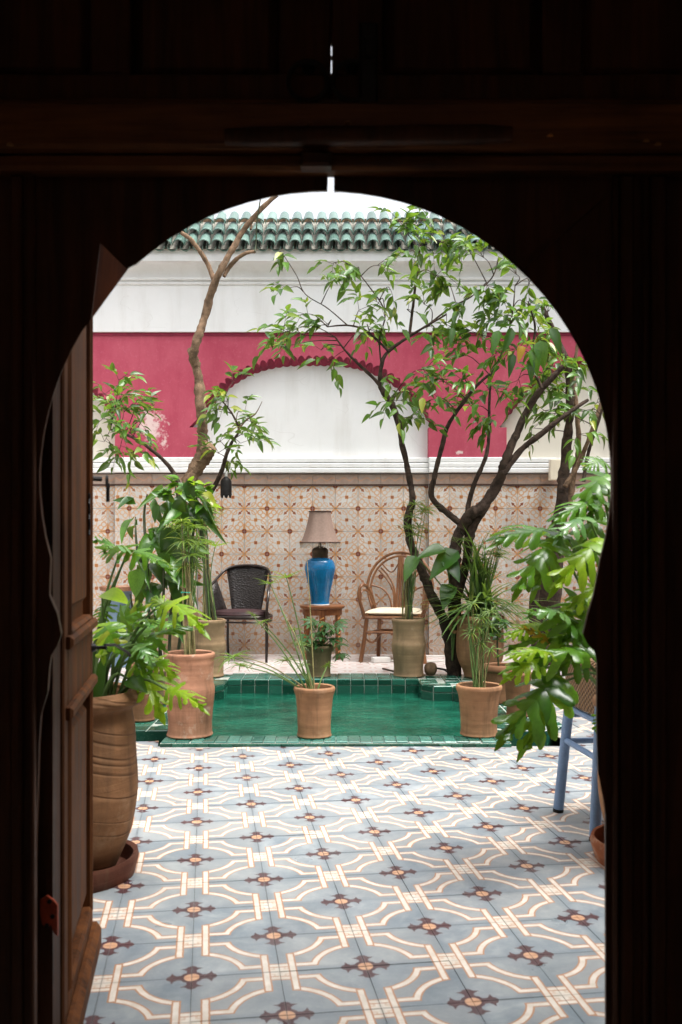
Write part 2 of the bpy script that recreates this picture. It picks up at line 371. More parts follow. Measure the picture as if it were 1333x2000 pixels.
def terrace_mat():
    t = NT('worn pale floor tile'); p = t.pos(); X, Y, Z = t.xyz(p)
    n1 = t.noise(p, 4, 5, .6); n2 = t.noise(p, 18, 4)
    u = t.ma('PINGPONG', t.ma('ADD', X, .05), .1); v = t.ma('PINGPONG', Y, .1)
    d = t.ma('SQRT', t.ma('ADD', t.ma('MULTIPLY', u, u), t.ma('MULTIPLY', v, v)))
    col = t.mix(t.rng(n1, .3, .7), (.55, .51, .49), (.70, .67, .65))
    col = t.mix(t.ma('MULTIPLY', t.lt(t.ma('ABSOLUTE', t.ma('SUBTRACT', d, .085)), .008), .5), col, (.45, .22, .17))
    col = t.mix(t.ma('MULTIPLY', t.lt(d, .03), .6), col, (.40, .17, .12))
    col = t.mix(t.rng(n2, .5, .8, 0, .5), col, (.32, .24, .20))
    return t.done(col, .4, .4)
M['terrace'] = terrace_mat()

# ------------------------------------------------------------------ mesh helpers
ORG = {}
def P(px, py, Y): return Vector(((px-HX)/F*Y, Y, HC+(HY-py)/F*Y))
def thing(name, loc, label, cat, group=None, rz=0, kind=None):
    o = bpy.data.objects.new(name, None); COL.objects.link(o)
    o.location = loc; o.rotation_euler = (0, 0, rz); o.empty_display_size = .1
    o['label'] = label; o['category'] = cat
    if group: o['group'] = group
    if kind: o['kind'] = kind
    ORG[o.name] = Vector(loc)
    return o
def root_of(o):
    while o.parent: o = o.parent
    return o
class MB:
    def __init__(s): s.v = []; s.f = []
    def add(s, vs, fs):
        k = len(s.v); s.v += [tuple(q) for q in vs]; s.f += [tuple(i+k for i in f) for f in fs]; return s
    def box(s, a, b, M4=None):
        (x0, y0, z0), (x1, y1, z1) = a, b
        vs = [Vector(q) for q in ((x0,y0,z0),(x1,y0,z0),(x1,y1,z0),(x0,y1,z0),(x0,y0,z1),(x1,y0,z1),(x1,y1,z1),(x0,y1,z1))]
        if M4 is not None: vs = [M4 @ q for q in vs]
        return s.add(vs, [(0,3,2,1),(4,5,6,7),(0,1,5,4),(1,2,6,5),(2,3,7,6),(3,0,4,7)])
    def bevbox(s, a, b, e):            # box whose front (-y) and top edges are eased
        (x0, y0, z0), (x1, y1, z1) = a, b
        vs = [(x0,y1,z0),(x1,y1,z0),(x1,y1,z1),(x0,y1,z1),(x0,y0+e,z0),(x1,y0+e,z0),(x1,y0+e,z1),(x0,y0+e,z1),
              (x0+e,y0,z0+e),(x1-e,y0,z0+e),(x1-e,y0,z1-e),(x0+e,y0,z1-e)]
        return s.add(vs, [(0,1,2,3),(0,4,5,1),(1,5,6,2),(2,6,7,3),(3,7,4,0),(4,8,9,5),(5,9,10,6),(6,10,11,7),(7,11,8,4),(8,11,10,9)][0:10])
    def tube(s, pts, rad, n=8, cap=True):
        pts = [Vector(q) for q in pts]; k = len(pts)
        if isinstance(rad, (int, float)): rad = [rad]*k
        rings = []; up = None
        for i, q in enumerate(pts):
            t = (pts[min(i+1, k-1)]-pts[max(i-1, 0)])
            t = t.normalized() if t.length > 1e-9 else Vector((0, 0, 1))
            if up is None: up = t.orthogonal().normalized()
            else:
                up = up - t*up.dot(t); up = up.normalized() if up.length > 1e-6 else t.orthogonal().normalized()
            b = t.cross(up)
            rings.append([q+(up*math.cos(2*PI*j/n)+b*math.sin(2*PI*j/n))*rad[i] for j in range(n)])
        fs = [(i*n+j, i*n+(j+1) % n, (i+1)*n+(j+1) % n, (i+1)*n+j) for i in range(k-1) for j in range(n)]
        if cap: fs += [tuple(range(n-1, -1, -1)), tuple(range((k-1)*n, k*n))]
        return s.add([q for r in rings for q in r], fs)
    def lathe(s, prof, c, n=32, wob=0, seed=0, capb=True, capt=False, sq=0):
        cx, cy, cz = c; vs = []
        for i, (r, z) in enumerate(prof):
            for j in range(n):
                a = 2*PI*j/n
                q = r*(1+wob*mnoise.noise(Vector((math.cos(a)*1.2+seed*3.1, math.sin(a)*1.2, z*7+seed))))
                if sq: q *= 1+sq*math.cos(6*a)
                vs.append((cx+q*math.cos(a), cy+q*math.sin(a), cz+z))
        k = len(prof)
        fs = [(i*n+j, i*n+(j+1) % n, (i+1)*n+(j+1) % n, (i+1)*n+j) for i in range(k-1) for j in range(n)]
        if capb: fs.append(tuple(range(n-1, -1, -1)))
        if capt: fs.append(tuple(range((k-1)*n, k*n)))
        return s.add(vs, fs)
    def prism(s, pf, pb, y0, y1):      # outline in x,z at the front and at the back
        n = len(pf)
        vs = [(x, y0, z) for x, z in pf]+[(x, y1, z) for x, z in pb]
        return s.add(vs, [tuple(range(n)), tuple(range(2*n-1, n-1, -1))]+[(i, i+n, (i+1) % n+n, (i+1) % n) for i in range(n)])
    def grid(s, pts):                  # rows of points
        m, n = len(pts), len(pts[0])
        return s.add([q for r in pts for q in r], [(i*n+j, i*n+j+1, (i+1)*n+j+1, (i+1)*n+j) for i in range(m-1) for j in range(n-1)])
    def mesh(s, name, mat, smooth=False):
        me = bpy.data.meshes.new(name); me.from_pydata(s.v, [], s.f); me.update()
        if mat is not None: me.materials.append(M[mat] if isinstance(mat, str) else mat)
        bm = bmesh.new(); bm.from_mesh(me); bmesh.ops.recalc_face_normals(bm, faces=bm.faces); bm.to_mesh(me); bm.free()
        if smooth:
            for q in me.polygons: q.use_smooth = True
            try: me.set_sharp_from_angle(angle=math.radians(42))
            except Exception: pass
        return me
    def build(s, name, mat, parent=None, smooth=False, local=False, kind=None, bevel=0):
        if parent is not None and not local:
            o0 = ORG[root_of(parent).name]; s.v = [(x-o0.x, y-o0.y, z-o0.z) for x, y, z in s.v]
        o = bpy.data.objects.new(name, s.mesh(name, mat, smooth)); COL.objects.link(o)
        if parent is not None: o.parent = parent
        if kind: o['kind'] = kind
        if bevel:
            b = o.modifiers.new('bevel', 'BEVEL'); b.width = bevel; b.segments = 2; b.limit_method = 'ANGLE'
        return o
def tag(o, label, cat, group=None, kind=None):
    o['label'] = label; o['category'] = cat
    if group: o['group'] = group
    if kind: o['kind'] = kind
    return o
def inst(name, me, parent, mat4, mats=None):
    o = bpy.data.objects.new(name, me); COL.objects.link(o)
    o.parent = parent
    t = Matrix.Translation(-ORG[root_of(parent).name]) if parent is not None else Matrix()
    o.matrix_basis = t @ mat4
    if mats:
        o.material_slots[0].link = 'OBJECT'; o.material_slots[0].material = M[mats]
    return o
def spline(pts, k=4):                  # smooth path through points (tuples of any length)
    pts = [tuple(q) for q in pts]; out = []
    n = len(pts)
    for i in range(n-1):
        a, b, c, d = pts[max(i-1, 0)], pts[i], pts[i+1], pts[min(i+2, n-1)]
        for j in range(k):
            t = j/k
            out.append(tuple(.5*((2*q)+(r-p)*t+(2*p-5*q+4*r-s)*t*t+(3*q-p-3*r+s)*t**3) for p, q, r, s in zip(a, b, c, d)))
    out.append(pts[-1]); return out
def struct(mb, name, mat, label=None, **kw):
    o = mb.build(name, mat, None, **kw); o['kind'] = 'structure'
    if label: o['label'] = label
    return o

# ------------------------------------------------------------------ setting: ground, pool, courtyard walls, passage
def poly_sheet(mb, loops, z):
    from mathutils.geometry import tessellate_polygon
    pts = [Vector((x, y, 0)) for l in loops for x, y in l]
    tri = tessellate_polygon([[Vector((x, y, 0)) for x, y in l] for l in loops])
    mb.add([(q.x, q.y, z) for q in pts], [tuple(t) for t in tri])
INNER = [(-.73,4.71),(.68,4.71),(.68,4.98),(.76,4.98),(.82,5.05),(.82,6.25),(.75,6.33),(.62,6.33),(.55,6.42),(.55,6.64),(-.80,6.64),(-.80,6.42),(-.85,6.33),(-.88,6.26),(-.88,5.05),(-.82,4.98),(-.73,4.98)]
OUTER = [(-.876,4.555),(.825,4.555),(.825,4.85),(1.06,4.85),(1.15,4.95),(1.15,6.95),(-1.35,6.95),(-1.35,4.95),(-1.22,4.85),(-.876,4.85)]
BX0, BX1, BY0, BY1 = -1.35, 1.15, 4.575, 6.95
fl = MB()
for (x0, x1, y0, y1) in ((-4, 3.5, 1.72, BY0), (-4, BX0, BY0, 8.4), (BX1, 3.5, BY0, 8.4), (BX0, BX1, BY1, 8.4)):
    fl.box((x0, y0, -.3), (x1, y1, -.0035))
fo = struct(fl, 'floor', 'grout'); ORG[fo.name] = Vector((0, 0, 0))
tm = MB(); e, g = .0997, .0992
tm.add([(-e,-e,-.0035),(e,-e,-.0035),(e,e,-.0035),(-e,e,-.0035),(-g,-g,0),(g,-g,0),(g,g,0),(-g,g,0)], [(4,5,6,7),(0,1,5,4),(1,2,6,5),(2,3,7,6),(3,0,4,7)])
tme = tm.mesh('floor_tile', 'floor')
spots = []
cth, sth = math.cos(TH), math.sin(TH)
for i in range(-26, 24):
    for j in range(-6, 32):
        lx, ly = (i+.5)*TS, (j+.5)*TS
        X, Y = FX0+lx*cth-ly*sth, FY0+lx*sth+ly*cth
        if not (-3.9 < X < 3.4 and 1.80 < Y < 6.84): continue
        if BX0-.10 < X < BX1+.10 and Y > BY0-.09:
            if not (X > BX1+.02 or X < BX0-.02): 
                if Y > BY0-.005: continue
        px = HX+F*X/Y
        spots.append((0 if 150 < px < 1215 else 1, Y, X, j))
spots.sort()
rest = MB()
nt = 0
for vis, Y, X, j in spots:
    z = R.uniform(-.0007, .0007)
    m4 = Matrix.Translation((X, Y, z)) @ Matrix.Rotation(TH+R.uniform(-.003, .003), 4, 'Z') @ Matrix.Rotation(R.uniform(-.002, .002), 4, 'X')
    if vis == 0 and nt < 300: inst('tile', tme, fo, m4); nt += 1
    else: rest.add([m4 @ Vector(q) for q in tm.v], tm.f)
rest.build('tile_field', 'floor', fo, kind='stuff')
te = MB(); te.box((-4, BY1, -.0035), (3.5, 8.3, .001)); to = struct(te, 'terrace', 'terrace')
gap = MB(); gap.box((BX0-.02, BY0-.02, -.30), (BX1+.02, 4.9, -.07)); struct(gap, 'drain_channel', 'earth')
wm = MB(); poly_sheet(wm, [INNER], -.078); wo = struct(wm, 'pool_water', 'water', 'still dark green water in the tiled pool')
wo.data.polygons.foreach_set('use_smooth', [True]*len(wo.data.polygons))

pool = thing('pool', (0, 5.7, 0), 'sunken courtyard pool lined with green glazed tiles and a stepped green rim', 'pool')
rb = MB(); n = len(OUTER); k = len(INNER)
poly_sheet(rb, [OUTER, INNER], .012)
ob = MB(); ob.add([(x, y, z) for z in (.0125, -.35) for x, y in OUTER], [(i, (i+1) % n, n+(i+1) % n, n+i) for i in range(n)]); ob.build('outer_kerb', 'zelbase', pool)
rb.add([(x, y, z) for z in (.012, -.45) for x, y in INNER], [(i, (i+1) % k, k+(i+1) % k, k+i) for i in range(k)])
poly_sheet(rb, [INNER], -.45)
rb.build('basin', 'palegrout', pool)
def tile_unit(name, mat):              # unit tile centred in x,y with top at z=0, eased edges
    t = MB(); a, b = .5, .47
    t.add([(-a,-a,-1),(a,-a,-1),(a,a,-1),(-a,a,-1),(-a,-a,-.3),(a,-a,-.3),(a,a,-.3),(-a,a,-.3),(-b,-b,0),(b,-b,0),(b,b,0),(-b,b,0)],
          [(8,9,10,11),(0,1,5,4),(1,2,6,5),(2,3,7,6),(3,0,4,7),(4,5,9,8),(5,6,10,9),(6,7,11,10),(7,4,8,11)])
    return t.mesh(name, mat)
zt, zr = tile_unit('glazed_tile', 'zel'), tile_unit('rim_tile', 'zelrim')
def place_tile(c, ex, ey, ez, sx, sy, th, me, nm='tile'):
    m = Matrix((ex, ey, ez)).transposed().to_4x4(); m.translation = c
    j = Matrix.Rotation(R.uniform(-.02, .02), 4, 'X') @ Matrix.Rotation(R.uniform(-.02, .02), 4, 'Y')
    inst(nm, me, pool, m @ j @ Matrix.Diagonal((sx, sy, th, 1)))
for i in range(k):
    a, b = Vector((*INNER[i], 0)), Vector((*INNER[(i+1) % k], 0))
    d = b-a; L = d.length; d.normalize(); out = Vector((d.y, -d.x, 0))   # ccw polygon: outward is to the right
    front = i == 0
    step = .058 if front else .095
    m = max(1, round(L/step)); s_ = L/m
    wide = .148 if front else .15
    back = i == 9
    for q in range(m):
        c = a+d*(s_*(q+.5))
        for r in range(2 if back else 1):
            w_ = .151 if back else (wide if front else .12)
            cc = c+out*(w_*(r+.5)+.001)
            place_tile(cc+Vector((0, 0, .0205+R.uniform(-.001, .001))), d, -out, Vector((0, 0, 1)), s_*.955, w_*.96, .012, zr if (front or back) else zt)
        if front: continue
        zz = .016
        for hh in ((.036, .098, .098) if back else (.036, .12)):
            place_tile(c+Vector((0, 0, zz-hh/2))-out*.006, d, Vector((0, 0, 1)), -out, s_*.945, hh*.93, .012, zt)
            zz -= hh
def inside(poly, x, y):
    c_ = False
    for (x0, y0), (x1, y1) in zip(poly, poly[1:]+poly[:1]):
        if (y0 > y) != (y1 > y) and x < (x1-x0)*(y-y0)/(y1-y0)+x0: c_ = not c_
    return c_
def dist(poly, x, y):
    d_ = 9
    for a, b in zip(poly, poly[1:]+poly[:1]):
        a, b, q = Vector(a), Vector(b), Vector((x, y)); ab = b-a; t_ = max(0, min(1, (q-a).dot(ab)/ab.length_squared)); d_ = min(d_, (q-a-ab*t_).length)
    return d_
for x0, x1 in ((-.873, -.735), (.685, .822)):
    for i in range(2):
        for j in range(3):
            w_ = (x1-x0)/2; place_tile(Vector((x0+w_*(i+.5), 4.562+.096*(j+.5), .0205+R.uniform(-.001, .001))), Vector((1, 0, 0)), Vector((0, 1, 0)), Vector((0, 0, 1)), w_*.955, .092, .012, zr if j < 2 else zt, 'paving_tile')
gs = .115
for i in range(int(2.6/gs)):
    for j in range(int(2.2/gs)):
        x, y = -1.35+gs*(i+.5), 4.85+gs*(j+.5)
        if not inside(OUTER, x, y) or inside(INNER, x, y) or dist(INNER, x, y) < .12+gs*.16 or dist(OUTER, x, y) < gs*.22: continue
        if y > 6.62 and -.8 < x < .55: continue
        place_tile(Vector((x, y, .0185+R.uniform(-.001, .001))), Vector((1, 0, 0)), Vector((0, 1, 0)), Vector((0, 0, 1)), gs*.95, gs*.95, .012, zt, 'paving_tile')
for q in range(29):                    # bullnose pieces along the front of the pool
    x = -.876+1.701*(q+.5)/29
    place_tile(Vector((x, 4.548, -.003)), Vector((1, 0, 0)), Vector((0, 0, 1)), Vector((0, -1, 0)), .0565, .028, .012, zt)

# ---- back wall
bw = thing('courtyard_wall', (0, 8.3, 0), 'tall back wall with pink plaster arches, white mouldings and patterned tile dado', 'wall')
PN, PP = 8.28, 8.23                    # dado planes: in the niches, on the pilasters
panels = [(-2.65, -1.975, PN), (-1.975, -1.259, PP), (-1.259, .767, PN), (.767, 1.447, PP), (1.447, 2.60, PN)]
b = MB(); b.box((-4, 8.36, 0), (3.5, 8.7, 3.3)); b.build('masonry', 'white', bw)
b = MB()
for x0, x1, y in [(-4, -2.65, PN)]+panels+[(2.60, 3.5, PN)]: b.box((x0, y+.003, -.1), (x1, 8.37, 1.586))
b.build('backing', 'grout', bw)
wt = MB(); a_, g_ = .497, .490
wt.add([(-a_,.01,-a_),(a_,.01,-a_),(a_,.01,a_),(-a_,.01,a_),(-g_,0,-g_),(g_,0,-g_),(g_,0,g_),(-g_,0,g_)], [(4,5,6,7),(0,1,5,4),(1,2,6,5),(2,3,7,6),(3,0,4,7)])
wtm = wt.mesh('wall_tile', 'walltile')
M['border'] = None
def border_mat():
    t = NT('brown border tile'); p = t.pos(); X, Y, Z = t.xyz(p)
    n = t.noise(p, 24, 4); w_ = t.ma('SINE', t.ma('MULTIPLY', X, 62.8))
    d = t.ma('ABSOLUTE', t.ma('SUBTRACT', t.ma('SUBTRACT', Z, 1.540), t.ma('MULTIPLY', w_, .012)))
    col = t.mix(t.rng(n, .3, .7), (.30, .19, .14), (.42, .30, .24))
    r = t.n('ObjectInfo').outputs['Random']; col = t.mix(t.rng(r, 0, 1, 0, .5), col, (.36, .31, .27))
    col = t.mix(t.ma('MULTIPLY', t.lt(d, .007), .65), col, (.50, .27, .16))
    return t.done(col, .45, .4)
M['border'] = border_mat()
btm = wt.mesh('border_tile', 'border')
def seg(x0, x1):
    xs = [x0]; k0 = math.ceil((x0-WX0)/.2+.05)
    while WX0+.2*k0 < x1-.01: xs.append(WX0+.2*k0); k0 += 1
    return list(zip(xs, xs[1:]+[x1]))
zs = [1.4825-.2*i for i in range(8)]+[0.0]
for x0, x1, y in panels:
    for u0, u1 in seg(x0, x1):
        for z1, z0 in zip(zs, zs[1:]):
            inst('tile', wtm, bw, Matrix.Translation(((u0+u1)/2, y+R.uniform(-.0008, .0008), (z0+z1)/2)) @ Matrix.Rotation(R.uniform(-.004, .004), 4, 'Z') @ Matrix.Rotation(R.uniform(-.004, .004), 4, 'X') @ Matrix.Diagonal((u1-u0, 1, z1-z0, 1)))
        inst('border_tile', btm, bw, Matrix.Translation(((u0+u1)/2, y-.004, 1.541)) @ Matrix.Diagonal((u1-u0, 1, .088, 1)))
b = MB()
for x0, x1, y in ((-4, -2.65, PN), (2.60, 3.5, PN)): b.box((x0, y, 0), (x1, y+.01, 1.586))
b.build('dado_sheet', 'walltile', bw)
for zz0, zz1, nm, mt in ((1.4835, 1.4965, 'edge_strip', 'trim'), (1.5855, 1.592, 'edge_strip', 'trim')):
    b = MB()
    for x0, x1, y in panels: b.box((x0, y-.009, zz0), (x1, y+.02, zz1))
    b.build(nm, mt, bw)
for zz0, zz1, pr in ((1.593, 1.637, .030), (1.6395, 1.682, .024), (1.6845, 1.729, .016)):
    b = MB()
    for x0, x1, y in [(-4, -2.65, PN)]+panels+[(2.60, 3.5, PN)]: b.bevbox((x0, y-pr, zz0), (x1, 8.37, zz1), .007)
    b.build('moulding', 'white', bw)
b = MB()
for zz in (1.6380, 1.6833): b.box((-4, 8.262, zz-.002), (3.5, 8.36, zz+.002))
b.build('moulding_groove', 'grout', bw)
ZT = 2.816
def niche(xc, hw):
    NT_ = 36; fr = []; bk = []
    base = 2.06
    def arc(t): return Vector((xc+hw*t, base+.497*(1-abs(t)**2.9)))
    ts = []; m = 900
    prev = arc(-1); acc = [0]
    for i in range(1, m+1):
        q = arc(-1+2*i/m); acc.append(acc[-1]+(q-prev).length); prev = q
    tot = acc[-1]; j = 0; K = NT_*6
    for i in range(K+1):
        s_ = tot*i/K
        while j < m-1 and acc[j+1] < s_: j += 1
        t = -1+2*j/m; d = (arc(min(1, t+.004))-arc(max(-1, t-.004))).normalized(); nrm = Vector((-d.y, d.x))
        ph = abs(math.sin(PI*NT_*i/K))
        taper = min(1, i/8, (K-i)/8)
        fr.append(arc(t)+nrm*(.026+.036*ph**.8)*taper); bk.append(arc(t)+nrm*(-.012*ph)*taper)
    L0, L1 = xc-hw, xc+hw
    lo = [Vector((L0, 1.725)), Vector((L0, 1.990)), Vector((L0-.068, 1.990)), Vector((L0-.004, 2.058))]
    hi = [Vector((2*xc-q.x, q.y)) for q in reversed(lo)]
    return lo+fr+hi, lo+bk+hi, len(lo)
for xc, hw, xl, xr in ((-2.988, 1.013, -4.0, -1.617), (-.246, 1.013, -1.617, 1.107), (2.46, 1.013, 1.107, 3.5)):
    f_, b_, nl = niche(xc, hw)
    xs0, xs1 = max(xl, xc-hw-.12), min(xr, xc+hw+.12)
    clip = lambda q: Vector((min(max(q.x, xl), xr), q.y))
    f2 = [clip(q) for q in f_]; b2 = [clip(q) for q in b_]
    b = MB()
    ring = ([Vector((xl, 1.725))] if xl < xc-hw-.05 else [])+f2+([Vector((xr, 1.725))] if xr > xc+hw+.05 else [])+[Vector((xr, ZT)), Vector((xl, ZT))]
    b.add([(q.x, PP, q.y) for q in ring], [tuple(range(len(ring)))])
    b.build('plaster', 'pink', bw)
    b = MB(); c = MB()
    for i in range(len(f2)-1):
        tgt = c if nl-2 <= i <= len(f2)-nl or i in (1, len(f2)-3) else b
        tgt.add([(f2[i].x, PP, f2[i].y), (f2[i+1].x, PP, f2[i+1].y), (b2[i+1].x, 8.352, b2[i+1].y), (b2[i].x, 8.352, b2[i].y)], [(0, 1, 2, 3)])
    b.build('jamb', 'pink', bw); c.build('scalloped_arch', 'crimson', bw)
    b = MB(); b.box((max(xl, xc-1.09), 8.35, 1.70), (min(xr, xc+1.09), 8.362, 2.62)); b.build('niche_back', 'white' if abs(xc) < 1 else 'cream', bw)
b = MB(); b.box((-4, 8.222, 2.79), (3.5, 8.36, 2.8175)); b.build('shadow_strip', 'crimson', bw)  # painted shadow line of the overhanging upper wall
b = MB(); b.box((-4, 8.198, 2.818), (3.5, 8.40, 3.30)); b.build('upper_wall', 'white', bw)
b = MB(); b.bevbox((-4, 8.180, 3.225), (3.5, 8.2, 3.247), .006); b.bevbox((-4, 8.170, 3.262), (3.5, 8.2, 3.286), .006); b.build('fillet', 'white', bw)
b = MB(); rows = []
for i in range(9):
    a = PI/2*i/8
    rows.append([(x, 8.190-.15*(1-math.cos(a)), 3.286+.10*math.sin(a)) for x in (-4, 3.5)])
rows += [[(x, 8.030, 3.386) for x in (-4, 3.5)], [(x, 8.030, 3.475) for x in (-4, 3.5)], [(x, 8.40, 3.475) for x in (-4, 3.5)]]
b.grid(rows); b.build('cornice', 'white', bw, smooth=True)
roof = MB(); roof.add([(x, y, z) for x in (-4, 3.5) for y, z in ((8.0, 3.476), (8.42, 3.476), (8.42, 3.835), (8.36, 3.835))], [(0, 1, 2, 3), (7, 6, 5, 4), (0, 3, 7, 4), (3, 2, 6, 7), (2, 1, 5, 6), (1, 0, 4, 5)])
ro = roof.build('roof', 'mortar', bw)
b = MB(); b.box((-4, 8.345, 3.825), (3.5, 8.44, 3.853)); b.build('ridge_mortar', 'stone', ro)
cov = MB(); pan = MB(); NS = 9
sl = Vector((0, .36, .359)); sl_n = sl.normalized()
def half(mb, L, r0, r1, up, th=.009):
    rows = []
    for (r, s_) in ((r0, 0), (r1, 1)):
        rows.append([(r*math.cos(PI*i/NS), s_*L, up*r*math.sin(PI*i/NS)) for i in range(NS+1)])
    rows2 = [[(x*(1-th/r0), y, z*(1-th/r0)) for x, y, z in r] for r in rows]
    mb.grid([rows2[0], rows[0], rows[1], rows2[1]])
half(cov, .195, .053, .040, 1, .008); half(pan, .54, .046, .046, -1)
cme, pme = cov.mesh('roof_tile', 'roof', True), pan.mesh('pan_tile', 'roof', True)
ang = math.atan2(.359, .36)
for i in range(-30, 26):
    x = -.06+.1095*i
    if x < -3.2 or x > 2.7: continue
    inst('pan_tile', pme, ro, Matrix.Translation((x+.055, 7.965, 3.487)) @ Matrix.Rotation(ang, 4, 'X'))
    for r in range(3):
        q = Vector((x+R.uniform(-.004, .004), 7.945, 3.492))+sl_n*(.163*r)+Vector((0, -.010*r, .012*r-.002))
        inst('tile', cme, ro, Matrix.Translation(q) @ Matrix.Rotation(ang-.11, 4, 'X') @ Matrix.Rotation(R.uniform(-.05, .05), 4, 'Y') @ Matrix.Rotation(R.uniform(-.02, .02), 4, 'Z'))
# ---- side walls, the wall the gate is set in, and the dark passage the camera stands in
b = MB(); b.box((-4.3, 1.6, -.1), (-4.0, 8.7, 4.0)); struct(b, 'wall_left', 'side')
b = MB(); b.box((3.5, 1.6, -.1), (3.8, 8.7, 4.0)); struct(b, 'wall_right', 'side')
b = MB()
for q in (((-4.3, 1.60, -.1), (-.80, 1.72, 3.9)), ((.80, 1.60, -.1), (3.8, 1.72, 3.9)), ((-.80, 1.60, 2.42), (.80, 1.72, 3.9))): b.box(*q)
struct(b, 'gate_wall', 'side')
b = MB()
for q in (((-1.7, -2.6, -.1), (-1.5, 1.6, 2.8)), ((1.5, -2.6, -.1), (1.7, 1.6, 2.8)), ((-1.7, -2.8, -.1), (1.7, -2.6, 2.8)), ((-1.7, -2.8, 2.6), (-.35, 1.6, 2.8)), ((.35, -2.8, 2.6), (1.7, 1.6, 2.8)), ((-.35, -2.8, 2.6), (.35, -1.95, 2.8)), ((-.35, -.95, 2.6), (.35, 1.6, 2.8))): b.box(*q)  # ceiling opening behind the camera, added to let sky light onto the gate
struct(b, 'passage_wall', 'passage')
b = MB(); b.box((-1.7, -2.8, -.2), (1.7, 1.73, -.004)); struct(b, 'passage_floor', 'passfloor')

# ------------------------------------------------------------------ the wooden gate with its arched wicket
GY0, GY1 = 1.645, 1.700
gate = thing('wooden_gate', (0, 1.68, 0), 'dark carved wooden gate with a horseshoe arched opening framing the courtyard', 'gate')
def g2(px, py, Y=GY1): q = P(px, py, Y); return (q.x, q.z)
def circ(a0, a1, n):                   # the arch in photo pixels; angles from the apex, clockwise
    return [(637+556*math.sin(a0+(a1-a0)*i/n)*(1-.0*i), 935-560*math.cos(a0+(a1-a0)*i/n)) for i in range(n+1)]
rt = [(653, 352), (653, 376)]+circ(.05, 2.0, 26)
rt = [q for q in rt if q[1] < 1120]
rt += [(1158, 1160), (1146, 1200), (1138, 1235), (1146, 1252), (1160, 1266), (1165, 1290), (1164, 1400), (1167, 1500), (1176, 1545), (1181, 1580), (1182, 2130)]
lf = [(641, 356), (640, 375)]+[(1272-x, y) for x, y in circ(.05, 2.0, 26)]
lf = [q for q in lf if q[1] < 1120]
lf2 = []
done_w = False
for q in lf:
    if not done_w and q[1] > 524: lf2 += [(248, 525), (197, 475), (180, 620)]; done_w = True
    if 524 < q[1] < 620: continue
    if q[0] < 640 and q[1] > 620: q = (q[0]+2, q[1])
    lf2.append(q)
lf2 += [(100, 1160), (115, 1195), (123, 1235), (116, 1255), (104, 1275), (100, 1300), (97, 1345), (84, 1390), (80, 1450), (77, 1560), (74, 1640), (73, 2130)]
def spandrel(pts, side):
    pf = [g2(*q) for q in pts]
    xo = side*.80; zt = HC+(HY-318)/F*GY1; zb = pf[-1][1]
    back = pf+[(xo, zb), (xo, zt), (pf[0][0], zt)]
    front = [(x-side*(.010 if i > 1 else 0), z-(.013 if i < 22 else 0)) for i, (x, z) in enumerate(pf)]+[(xo, zb), (xo, zt), (pf[0][0], zt)]
    b = MB(); b.prism(front, back, GY0+.012, GY1); return b
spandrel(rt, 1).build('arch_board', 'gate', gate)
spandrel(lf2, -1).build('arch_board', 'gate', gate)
wd = MB(); a0, a1, a2 = P(193, 468, 1.69), P(176, 628, 1.69), P(251, 525, 1.80)
a3, a4, a5 = P(193, 468, 1.75), P(176, 628, 1.75), P(251, 525, 1.84)
wd.add([a0, a1, a2, a3, a4, a5], [(0, 1, 2), (3, 5, 4), (0, 3, 4, 1), (1, 4, 5, 2), (2, 5, 3, 0)])
wd.build('corner_block', 'wedge', gate)
zz = lambda py, Y=1.64: HC+(HY-py)/F*Y
xx = lambda px, Y=1.64: (px-HX)/F*Y
b = MB(); b.bevbox((-.80, 1.600, zz(306)), (.80, 1.70, zz(217)), .006); b.build('cross_rail', 'gatex', gate)
b = MB(); b.bevbox((-.80, 1.620, zz(217)+.001), (.80, 1.66, zz(200)), .006); b.build('ledge', 'gatex', gate)
b = MB(); b.bevbox((-.80, 1.622, zz(338)), (.80, 1.66, zz(307)), .006); b.build('ledge', 'gatex', gate)
for x0, x1 in ((-.80, xx(646.5)), (xx(648.5), .80)):               # upper leaves
    up = MB(); z0, z1 = zz(200)+.001, 2.42
    wst = .09
    up.bevbox((x0, 1.640, z0), (x1, 1.690, z0+.05), .004); up.bevbox((x0, 1.640, z1-.08), (x1, 1.690, z1), .004)
    i0, i1 = (x0+.1, x1-wst) if x1 < .1 else (x0+wst, x1-.1)
    up.bevbox((x0, 1.640, z0+.05), (i0, 1.690, z1-.08), .004); up.bevbox((i1, 1.640, z0+.05), (x1, 1.690, z1-.08), .004)
    o = up.build('upper_leaf', 'gate', gate)
    mid = (i0+i1)/2
    for q0, q1 in ((i0, mid-.035), (mid+.035, i1)):
        pn = MB(); pn.bevbox((q0, 1.660, z0+.05), (q1, 1.685, z1-.08), .02); pn.build('panel', 'gate', o)
    st = MB(); st.bevbox((mid-.035, 1.642, z0+.05), (mid+.035, 1.690, z1-.08), .004); st.build('stile', 'gate', o)
b = MB()                                                             # astragal that leaves two slits of the joint open
for z0, z1 in ((zz(200), zz(116)), (zz(80), zz(84)), (zz(55), 2.42)): b.box((xx(641), 1.69, min(z0, z1)), (xx(655), 1.70, max(z0, z1)))
b.build('joint_cover', 'gate', gate)
b = MB(); pts = [P(440+56*i, 268-6*(i/10), 1.585) for i in range(11)]; b.tube(pts, [.013]+[.016]*9+[.012], 10); b.build('bolt_bar', 'gate', gate, True)
